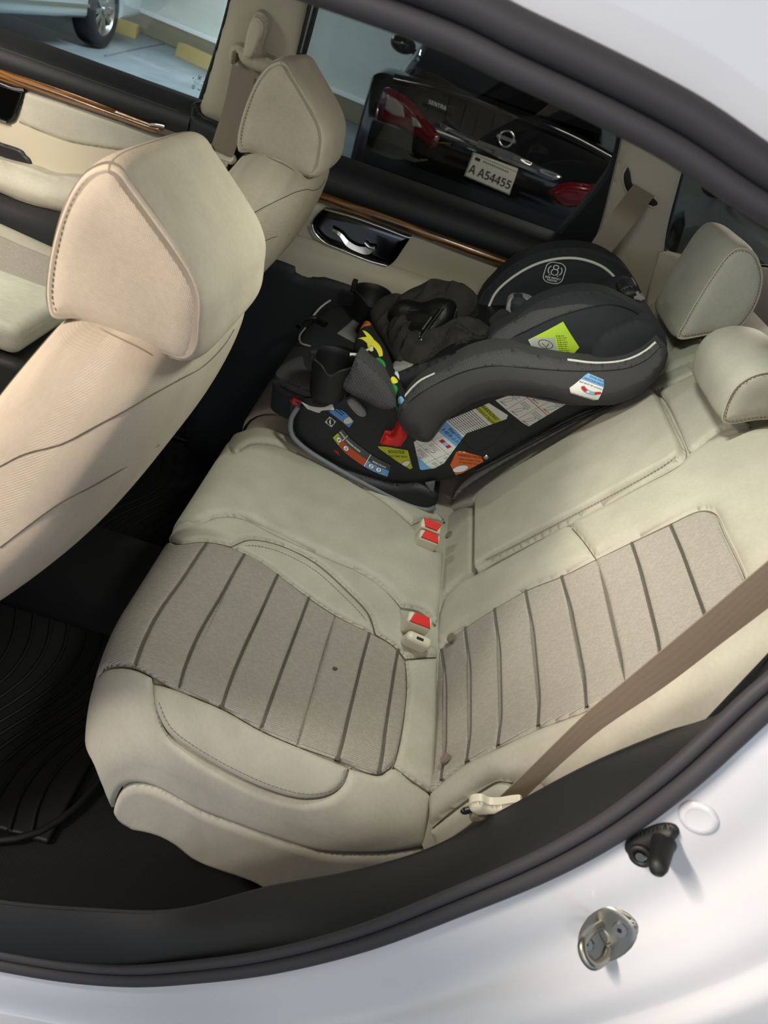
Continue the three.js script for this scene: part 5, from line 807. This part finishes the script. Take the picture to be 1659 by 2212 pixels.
  // the curved number strip in three pieces that share the print
  const mid = [[734, 924], [755, 952], [783, 972], [812, 988], [846, 1000]], top = [[746, 921], [764, 944], [790, 963], [815, 980], [846, 998]], bot = [[721, 940], [742, 968], [772, 992], [808, 1013], [838, 1024]];
  {
    const N = 24, ct = new THREE.CatmullRomCurve3([V(742, 921, 0), V(757, 940, 0), V(784, 962, 0), V(815, 984, 0), V(846, 999, 0)]).getSpacedPoints(N), cb = new THREE.CatmullRomCurve3([V(721, 940, 0), V(742, 967, 0), V(772, 991, 0), V(805, 1011, 0), V(838, 1024, 0)]).getSpacedPoints(N), pos = [], uv = [], idx = [];
    for (let i = 0; i <= N; i++) { const A = zb.pt(...zb.hit(ct[i].x, ct[i].y), 0.0122), B = zb.pt(...zb.hit(cb[i].x, cb[i].y), 0.0122); pos.push(A.x, A.y, A.z, B.x, B.y, B.z); uv.push(i / N, 1, i / N, 0); if (i < N) { const a = i * 2; idx.push(a, a + 1, a + 3, a, a + 3, a + 2); } }
    const g = new THREE.BufferGeometry(); g.setAttribute('position', new THREE.Float32BufferAttribute(pos, 3)); g.setAttribute('uv', new THREE.Float32BufferAttribute(uv, 2)); g.setIndex(idx); g.computeVertexNormals(); add(base, 'number_sticker', g, strip, 'curved sticker numbered four to one');
  }
  ST('booster_sticker', [[817, 959], [836, 960], [882, 968], [892, 1006], [886, 1008], [860, 992], [822, 965]], decal(256, 160, (q, w, h) => { q.fillStyle = '#b5bb1e'; q.fillRect(0, 0, w, h); q.fillStyle = '#e9ecd0'; for (const x of [110, 165, 220]) { q.beginPath(); q.moveTo(x - 12, 14); q.lineTo(x + 12, 14); q.lineTo(x, 2); q.fill(); } q.fillStyle = '#20220c'; q.textAlign = 'center'; q.font = 'bold 28px sans-serif'; q.fillText('BOOSTER', 140, 50, 130); q.font = 'bold 20px sans-serif'; q.fillText('Seat Belt Here', 150, 76, 140); q.fillStyle = '#e6e6e0'; q.beginPath(); q.ellipse(200, 120, 40, 18, -0.5, 0, 7); q.fill(); q.strokeStyle = '#444'; q.lineWidth = 3; q.stroke(); }), [[822, 1006], [894, 1010], [816, 956]], undefined, undefined, undefined, 'lime booster sticker');
  ST('forward_sticker', [[986, 971], [998, 970], [1040, 981], [1044, 992], [1000, 1016], [985, 1021], [973, 999]], decal(256, 180, (q, w, h) => { q.fillStyle = '#c05a26'; q.fillRect(0, 0, w, h); q.fillStyle = '#f0e4dc'; for (let x = 60; x < 240; x += 34) { q.beginPath(); q.moveTo(x - 10, 22); q.lineTo(x + 10, 22); q.lineTo(x, 8); q.fill(); } q.fillStyle = '#2a130a'; q.textAlign = 'center'; q.font = 'bold 24px sans-serif'; q.fillText('FORWARD-FACING', 140, 50, 180); q.font = 'bold 17px sans-serif'; q.fillText('Lower Anchor Strap', 140, 74, 160); q.fillText('or Seat Belt Here', 140, 96, 150); q.fillStyle = '#d6d2ce'; q.beginPath(); q.ellipse(90, 138, 56, 24, -0.35, 0, 7); q.fill(); q.strokeStyle = '#555'; q.lineWidth = 3; q.stroke(); }), [[966, 1016], [1042, 1026], [976, 962]], undefined, undefined, undefined, 'orange forward facing sticker');
  const instr = decal(512, 640, (q, w, h) => {
    q.fillStyle = '#d9d7d3'; q.fillRect(0, 0, w, h); q.fillStyle = '#b5b92a'; q.fillRect(0, 18, w, 66); q.fillStyle = '#1d1d12'; q.font = 'bold 34px sans-serif'; q.fillText('WARNING!', 60, 46); q.font = 'bold 26px sans-serif'; q.fillText('SERIOUS INJURY can occur.', 60, 78, 330);
    lines(q, 20, 108, 470, 12, 15, '#3a3a3a', 6); q.fillStyle = '#6c9fd2'; q.fillRect(0, 290, w, 76); q.fillStyle = '#16243a'; q.font = 'bold 32px sans-serif'; q.fillText('Rear-Facing', 130, 322); q.fillText('5-40 lb (2.3-18 kg)', 110, 356, 300);
    q.strokeStyle = '#777'; q.lineWidth = 3; for (const y of [460, 550]) { q.beginPath(); q.moveTo(0, y); q.lineTo(w, y); q.stroke(); } for (const x of [170, 340]) { q.beginPath(); q.moveTo(x, 370); q.lineTo(x, h); q.stroke(); }
    for (const [x, y] of [[20, 386], [190, 480], [360, 480], [20, 480], [190, 570], [360, 570]]) { lines(q, x, y, 110, 3, 10, '#555', 4); q.strokeStyle = '#444'; q.lineWidth = 3; q.beginPath(); q.ellipse(x + 60, y + 48, 34, 16, -0.5, 0, 7); q.stroke(); q.beginPath(); q.moveTo(x + 30, y + 62); q.lineTo(x + 96, y + 40); q.stroke(); }
    q.strokeStyle = '#b01f2c'; q.lineWidth = 12; q.beginPath(); q.arc(430, 414, 34, 0, 7); q.moveTo(408, 390); q.lineTo(452, 438); q.stroke(); q.fillStyle = '#b01f2c'; q.fillRect(196, 400, 100, 30); q.fillStyle = '#8fb4d8'; q.fillRect(230, 400, 36, 30);
    q.strokeStyle = '#6ea3d8'; q.lineWidth = 14; q.strokeRect(4, 372, w - 8, h - 378);
  });
  ST('warning_sticker', [[895, 950], [960, 906], [1056, 866], [1097, 892], [1094, 900], [1008, 931], [1000, 941], [960, 995], [940, 1006], [912, 1010], [908, 1008]], instr, [[850, 940], [948, 1025], [1040, 855]], undefined, undefined, undefined, 'white and blue warning sticker');
  ST('instruction_sticker', [[1070, 860], [1120, 842], [1222, 850], [1222, 868], [1142, 916], [1128, 908], [1100, 886]], decal(512, 320, (q, w, h) => { q.fillStyle = '#d8d6d2'; q.fillRect(0, 0, w, h); q.strokeStyle = '#b3502c'; q.lineWidth = 5; for (const x of [170, 340]) { q.beginPath(); q.moveTo(x, 0); q.lineTo(x, h); q.stroke(); } q.beginPath(); q.moveTo(0, 150); q.lineTo(w, 150); q.stroke(); q.lineWidth = 16; q.strokeRect(0, 0, w, h); for (const [x, y] of [[20, 20], [190, 20], [360, 20], [20, 170], [190, 170], [360, 170]]) { lines(q, x, y + 14, 130, 3, 12, '#444', 4); q.strokeStyle = '#5a4a44'; q.lineWidth = 4; q.beginPath(); q.ellipse(x + 60, y + 80, 16, 40, 0.6, 0, 7); q.stroke(); q.beginPath(); q.moveTo(x + 20, y + 118); q.lineTo(x + 110, y + 112); q.stroke(); } }), [[1064, 862], [1136, 924], [1160, 806]], 0.0112, undefined, undefined, 'white and orange instruction sticker');
  ST('bear_sticker', [[712, 884], [730, 878], [746, 884], [766, 906], [756, 919], [738, 904]], decal(256, 160, (q, w, h) => { q.fillStyle = '#5c93d6'; q.fillRect(0, 0, w, h); q.fillStyle = '#1c2c55'; q.font = 'bold 22px sans-serif'; for (let k = 0; k < 4; k++) q.fillRect(20, 40 + k * 18, 90, 8); q.fillStyle = '#e8eef8'; for (let x = 60; x < 250; x += 45) { q.beginPath(); q.moveTo(x, 10); q.lineTo(x + 22, 10); q.lineTo(x + 11, 26); q.fill(); } q.fillStyle = '#d7d7d3'; q.beginPath(); q.ellipse(180, 100, 34, 40, 0, 0, 7); q.fill(); q.strokeStyle = '#555'; q.lineWidth = 4; q.stroke(); }), [[706, 886], [756, 924], [742, 860]], undefined, undefined, undefined, 'blue sticker');
  ST('icon_sticker', [[704, 907], [714, 895], [728, 906], [718, 918]], decal(128, 128, (q) => { q.fillStyle = '#bfbfbf'; q.fillRect(0, 0, 128, 128); q.fillStyle = '#111'; q.beginPath(); q.arc(64, 64, 56, 0, 7); q.fill(); q.strokeStyle = '#eee'; q.lineWidth = 12; q.beginPath(); q.moveTo(40, 30); q.quadraticCurveTo(44, 90, 92, 96); q.stroke(); q.lineWidth = 8; q.beginPath(); q.moveTo(58, 40); q.lineTo(62, 70); q.lineTo(86, 78); q.stroke(); }), [[704, 907], [718, 918], [714, 895]], undefined, undefined, undefined, 'small diamond icon sticker');
  ST('triangle_mark', [[719, 964], [732, 971], [736, 981]], M.redDark, undefined, undefined, undefined, undefined, 'red triangle mark');
  ST('level_sticker', [[1262, 812], [1270, 807], [1304, 821], [1304, 835], [1292, 862], [1282, 863], [1232, 848], [1230, 838]], decal(320, 256, (q, w, h) => { q.fillStyle = '#e4e2df'; q.fillRect(0, 0, w, h); q.fillStyle = '#6fa4d8'; q.fillRect(0, 0, w, 78); q.fillStyle = '#17253c'; q.textAlign = 'center'; q.font = 'bold 26px sans-serif'; q.fillText('REAR-FACING', 170, 34, 170); q.fillText('ORIENTADO HACIA ATRÁS', 170, 66, 250); q.fillStyle = '#222'; q.font = 'bold 24px sans-serif'; q.fillText('Ball MUST BE entirely in blue', 170, 108, 280); q.fillText('El indicador debe mantenerse en azul', 165, 244, 290); q.lineWidth = 40; q.lineCap = 'round'; q.strokeStyle = '#9aa2a8'; q.beginPath(); q.arc(165, 40, 130, 0.95, 2.2); q.stroke(); q.lineWidth = 30; q.strokeStyle = '#c2222c'; q.beginPath(); q.arc(165, 40, 130, 0.95, 1.25); q.stroke(); q.beginPath(); q.arc(165, 40, 130, 1.85, 2.2); q.stroke(); q.strokeStyle = '#8fb3d2'; q.lineCap = 'butt'; q.beginPath(); q.arc(165, 40, 130, 1.25, 1.85); q.stroke(); q.fillStyle = '#f4f4f4'; q.beginPath(); q.arc(150, 168, 9, 0, 7); q.fill(); }), [[1224, 848], [1296, 868], [1256, 800]], 0.002, armTop, armLow, 'white level indicator window');
  ST('green_label', [[1141, 734], [1216, 695], [1251, 750], [1238, 764], [1222, 768], [1152, 756]], decal(256, 180, (q, w, h) => { q.fillStyle = '#aecb34'; q.fillRect(0, 0, w, h); q.fillStyle = '#a9a79f'; q.fillRect(20, 40, 150, 130); lines(q, 30, 120, 60, 4, 12, '#333', 5); lines(q, 180, 30, 60, 10, 13, '#3c4a10', 5); q.strokeStyle = '#222'; q.lineWidth = 4; q.beginPath(); q.ellipse(110, 80, 40, 26, 0.3, 0, 7); q.moveTo(90, 70); q.lineTo(110, 100); q.lineTo(130, 74); q.stroke(); q.beginPath(); q.ellipse(130, 140, 26, 16, -0.5, 0, 7); q.stroke(); }), [[1146, 772], [1240, 772], [1130, 712]], 0.002, wingTop, wing, 'lime green sewn label');
}
rebase(cseat, 0.3, 0.74, -0.38);
// ================================================================== things lying in the child seat
function heap(name, label, cat, px, z, n, pts, mat, o, partName) {
  const p = at(...px, 'z', z), s = tilted(p, n, V(1, 0, 0)), t = thing(name, label, cat), poly = outline(s, pts, 6);
  const m = add(t, partName, padGeo(s, poly, o), mat); const cc = areaOf(poly) < 0 ? poly.slice().reverse() : poly;
  const top = (x, y, h = 0) => { let [u, v] = s.hit(x, y); for (let k = 0; k < 5; k++) { const d = inside(cc, u, v) ? nearEdge(cc, u, v)[0] : 0, q = Math.min(d / o.round, 1), hh = o.thick * Math.sqrt(Math.max(0, 1 - (1 - q) ** 2)) + (o.extra ? o.extra(u, v, d) : 0); const f = new Flat(s.o.clone().addScaledVector(s.nn, hh), s.nn, V(1, 0, 0)); [u, v] = f.hit(x, y); if (k === 4) return f.pt(u, v, h); } };
  return { t, m, s, top, p };
}
{
  const folds = (u, v, d) => { const k = Math.min(1, d / 0.03), a = u * 0.8 + v * 0.6; return k * (0.02 * (1 - Math.abs(Math.sin((v * 70 - u * 52) + 5 * noise.noise(u * 14, v * 14, 1)))) ** 2 + 0.014 * noise.noise(u * 22, v * 22, 4) + 0.008 * noise.noise(u * 48, v * 48, 7)); };
  const g = heap('black_shirt', 'crumpled black cotton shirt bunched in the child seat', 'shirt', [955, 770], -0.27, V(-0.25, 0.8, 0.6), [[836, 720], [850, 690], [880, 690], [920, 720], [960, 705], [1000, 692], [1040, 700], [1066, 722], [1068, 752], [1040, 780], [990, 808], [940, 828], [900, 832], [876, 820], [862, 790], [846, 760]], M.blackCloth, { thick: 0.035, round: 0.05, skirt: 0.05, cell: 0.0045, extra: folds }, 'cloth');
  rebase(g.t, g.p.x, g.p.y - 0.04, g.p.z);
  const g3 = heap('black_shirt', 'black cloth end hanging over the far side of the pouch', 'shirt', [860, 690], -0.37, V(-0.3, 0.85, 0.35), [[800, 672], [824, 650], [860, 640], [890, 660], [890, 720], [878, 780], [866, 800], [848, 770], [828, 736], [808, 704]], M.blackCloth, { thick: 0.02, round: 0.03, skirt: 0.04, cell: 0.006, extra: (u, v, d) => 0.5 * folds(u + 1, v, d) }, 'cloth');
  rebase(g3.t, g3.p.x, g3.p.y - 0.04, g3.p.z);
  const jk = heap('black_jacket', 'matte black jacket folded behind the shiny leather pouch', 'jacket', [950, 660], -0.4, V(-0.3, 0.8, 0.5), [[850, 668], [872, 646], [905, 630], [945, 620], [985, 623], [1018, 634], [1033, 650], [1024, 674], [1000, 694], [950, 710], [890, 700]], M.blackCloth, { thick: 0.05, round: 0.06, skirt: 0.05, cell: 0.006, extra: (u, v, d) => 0.6 * folds(u + 3, v + 1, d) }, 'cloth');
  rebase(jk.t, jk.p.x, jk.p.y - 0.04, jk.p.z);
  const vale = (u, v, d) => Math.min(1, d / 0.03) * (0.012 * noise.noise(u * 11 + 3, v * 11, 3) + 0.006 * noise.noise(u * 26, v * 26, 5));
  const b = heap('leather_pouch', 'shiny black leather pouch with zips lying on the crumpled shirt', 'pouch', [912, 705], -0.33, V(-0.3, 0.72, 0.62), [[838, 688], [850, 666], [878, 654], [916, 660], [950, 650], [986, 660], [984, 690], [956, 728], [926, 756], [898, 772], [876, 756], [856, 726]], M.blackLeather, { thick: 0.034, round: 0.03, skirt: 0.04, cell: 0.004, extra: vale }, 'body');
  for (const o of [-4, 4]) tube(b.t, 'zip', [[890 + o, 762], [908 + o, 732], [924 + o, 708], [940 + o, 686], [954 + o, 668]].map(([x, y]) => b.top(x, y, 0.001)), 0.0018, M.gloss, { k: 7 });
  tube(b.t, 'zip_teeth', [[890, 763], [908, 733], [924, 709], [940, 687], [954, 669]].map(([x, y]) => b.top(x, y, 0.0005)), 0.0022, M.rubber, { k: 7 });
  for (const o of [0, 7]) tube(b.t, 'zip', [[846, 690 + o], [860, 710 + o], [878, 722 + o], [896, 730 + o]].map(([x, y]) => b.top(x, y, 0.001)), 0.0016, M.gloss, { k: 7 });
  tube(b.t, 'zip_pull', [[912, 716], [922, 702], [932, 688]].map(([x, y]) => b.top(x, y, 0.004)), 0.0024, M.satin, { k: 7 });
  tube(b.t, 'seam_cord', [[884, 672], [908, 670], [928, 678]].map(([x, y]) => b.top(x, y, 0.001)), 0.0016, M.gloss, { k: 7 });
  rebase(b.t, b.p.x, b.p.y - 0.03, b.p.z);
  const dino = decal(256, 512, (q, w, h) => {
    q.fillStyle = '#121110'; q.fillRect(0, 0, w, h);
    q.fillStyle = '#b5622b'; q.beginPath(); q.ellipse(80, 36, 46, 34, 0.2, 0, 7); q.fill(); q.strokeStyle = '#2a150a'; q.lineWidth = 4; q.beginPath(); q.moveTo(50, 30); q.lineTo(110, 44); q.moveTo(60, 52); q.lineTo(116, 30); q.stroke();
    q.fillStyle = '#e8dc3c'; q.beginPath(); q.moveTo(90, 90); q.quadraticCurveTo(130, 120, 140, 150); q.quadraticCurveTo(178, 180, 172, 240); q.lineTo(160, 250); q.quadraticCurveTo(150, 200, 128, 190); q.lineTo(116, 206); q.lineTo(112, 176); q.quadraticCurveTo(96, 150, 70, 142); q.quadraticCurveTo(100, 140, 112, 140); q.closePath(); q.fill();
    q.strokeStyle = '#ece2a8'; q.lineWidth = 11; q.lineCap = 'round'; for (const [a, b, c, d] of [[86, 214, 130, 208], [50, 238, 96, 250]]) { q.beginPath(); q.moveTo(a, b); q.lineTo(c, d); q.stroke(); q.fillStyle = '#ece2a8'; for (const [x, y] of [[a, b - 6], [a, b + 6], [c, d - 6], [c, d + 6]]) { q.beginPath(); q.arc(x, y, 8, 0, 7); q.fill(); } }
    q.fillStyle = '#2f9a45'; q.beginPath(); q.ellipse(120, 320, 60, 40, 0.7, 0, 7); q.fill(); q.beginPath(); q.ellipse(160, 292, 22, 40, -0.3, 0, 7); q.fill(); q.beginPath(); q.ellipse(196, 420, 30, 34, 0, 0, 7); q.fill(); q.fillStyle = '#e8dc3c'; q.beginPath(); q.ellipse(214, 372, 14, 18, 0, 0, 7); q.fill(); q.fillStyle = '#7fb2dc'; q.beginPath(); q.ellipse(236, 470, 16, 10, 0.6, 0, 7); q.fill(); q.beginPath(); q.ellipse(26, 226, 8, 16, 0.5, 0, 7); q.fill();
  }); dino.roughness = 0.9;
  const d = heap('patterned_cloth', 'black children cloth printed with green and yellow dinosaurs', 'clothing', [815, 775], -0.25, V(-0.35, 0.8, 0.55), [[788, 702], [802, 701], [814, 720], [832, 748], [850, 790], [868, 832], [884, 866], [870, 880], [842, 846], [812, 806], [780, 780], [764, 762], [772, 732]], dino, { thick: 0.03, round: 0.03, skirt: 0.05, cell: 0.004, extra: (u, v, e) => Math.min(1, e / 0.015) * 0.008 * noise.noise(u * 22, v * 22, 9), uvFrom: [[740, 890], [880, 890], [740, 700]] }, 'cloth');
  rebase(d.t, d.p.x, d.p.y - 0.04, d.p.z);
  const r = thing('tray_rim', 'white edged grey tray half hidden under the black shirt', 'tray'), zr = zPlane(-0.2);
  tube(r, 'white_edge', along(zr, [[756, 766], [776, 768], [800, 780], [822, 800]], 0.0), 0.0035, M.white, { k: 8 });
  tube(r, 'white_edge', along(zr, [[854, 804], [864, 826], [878, 836], [900, 836], [924, 828]], 0.0), 0.0045, M.white, { k: 8 });
  pad(r, 'tray_floor', zPlane(-0.215), [[846, 796], [860, 828], [880, 840], [920, 832], [930, 806], [900, 790]], M.greyCloth, { thick: 0.004, round: 0.01, skirt: 0.03, cell: 0.006 });
  const rp = at(870, 830, 'z', -0.2); rebase(r, rp.x, rp.y, rp.z);
}
// ================================================================== garage lamps
function tubeLamp(label, [x, y, z], len, turn, power, color) {
  const t = thing('ceiling_lamp', label, 'lamp', 'garage ceiling lamps');
  box(t, 'housing', M.white, [len, 0.06, 0.3], V(0, 0.05, 0), { r: 0.02 });
  const m = box(t, 'diffuser', new THREE.MeshStandardMaterial({ color: '#ffffff', emissive: color, emissiveIntensity: 3 }), [len * 0.96, 0.03, 0.24], V(0, 0.012, 0), { r: 0.01 });
  const l = new THREE.RectAreaLight(color, power, len * 0.96, 0.24); l.position.set(0, -0.008, 0); l.rotation.x = -Math.PI / 2; l.castShadow = true; t.add(l);
  t.position.set(x, y, z); t.rotation.y = turn; return t;
}
const warm = new THREE.Color().setRGB(1, 0.87, 0.74), cool = new THREE.Color().setRGB(0.82, 0.94, 1);
tubeLamp('long ceiling lamp ahead of the open car door', [-1.5, 2.2, 1.65], 1.3, 1.2, 200, warm);
tubeLamp('long ceiling lamp over the lane beside the open car', [0.0, 2.38, 2.9], 1.3, 0, 30, new THREE.Color().setRGB(1, 0.93, 0.85));
tubeLamp('long ceiling lamp over the bays by the back wall', [-3.0, 2.38, -8.4], 1.3, 0.35, 170, cool);
tubeLamp('long ceiling lamp over the aisle behind the black sedan', [1.7, 2.38, -2.6], 1.3, 0, 110, warm);
{
  const t = thing('dome_lamp', 'small cabin lamp on the roof lining above the rear seat', 'lamp'), c = new THREE.Color().setRGB(0.93, 1, 0.86);
  box(t, 'bezel', M.palePlastic, [0.16, 0.014, 0.09], V(0, 0.006, 0), { r: 0.005 });
  box(t, 'lens', new THREE.MeshStandardMaterial({ color: '#ffffff', emissive: c, emissiveIntensity: 4 }), [0.13, 0.008, 0.06], V(0, -0.002, 0), { r: 0.003 });
  const l = new THREE.RectAreaLight(c, 150, 0.13, 0.06); l.position.set(0, -0.008, 0); l.rotation.x = -Math.PI / 2; l.castShadow = true; t.add(l);
  t.position.set(0.33, 1.588, 0.2);
  const t2 = t.clone(); t2.name = numbered('dome_lamp'); t2.userData = { label: 'small cabin lamp on the roof lining between the front seats', category: 'lamp' }; scene.add(t2); t2.position.set(-0.72, 1.588, -0.05);
}
renderer.render(scene, camera);
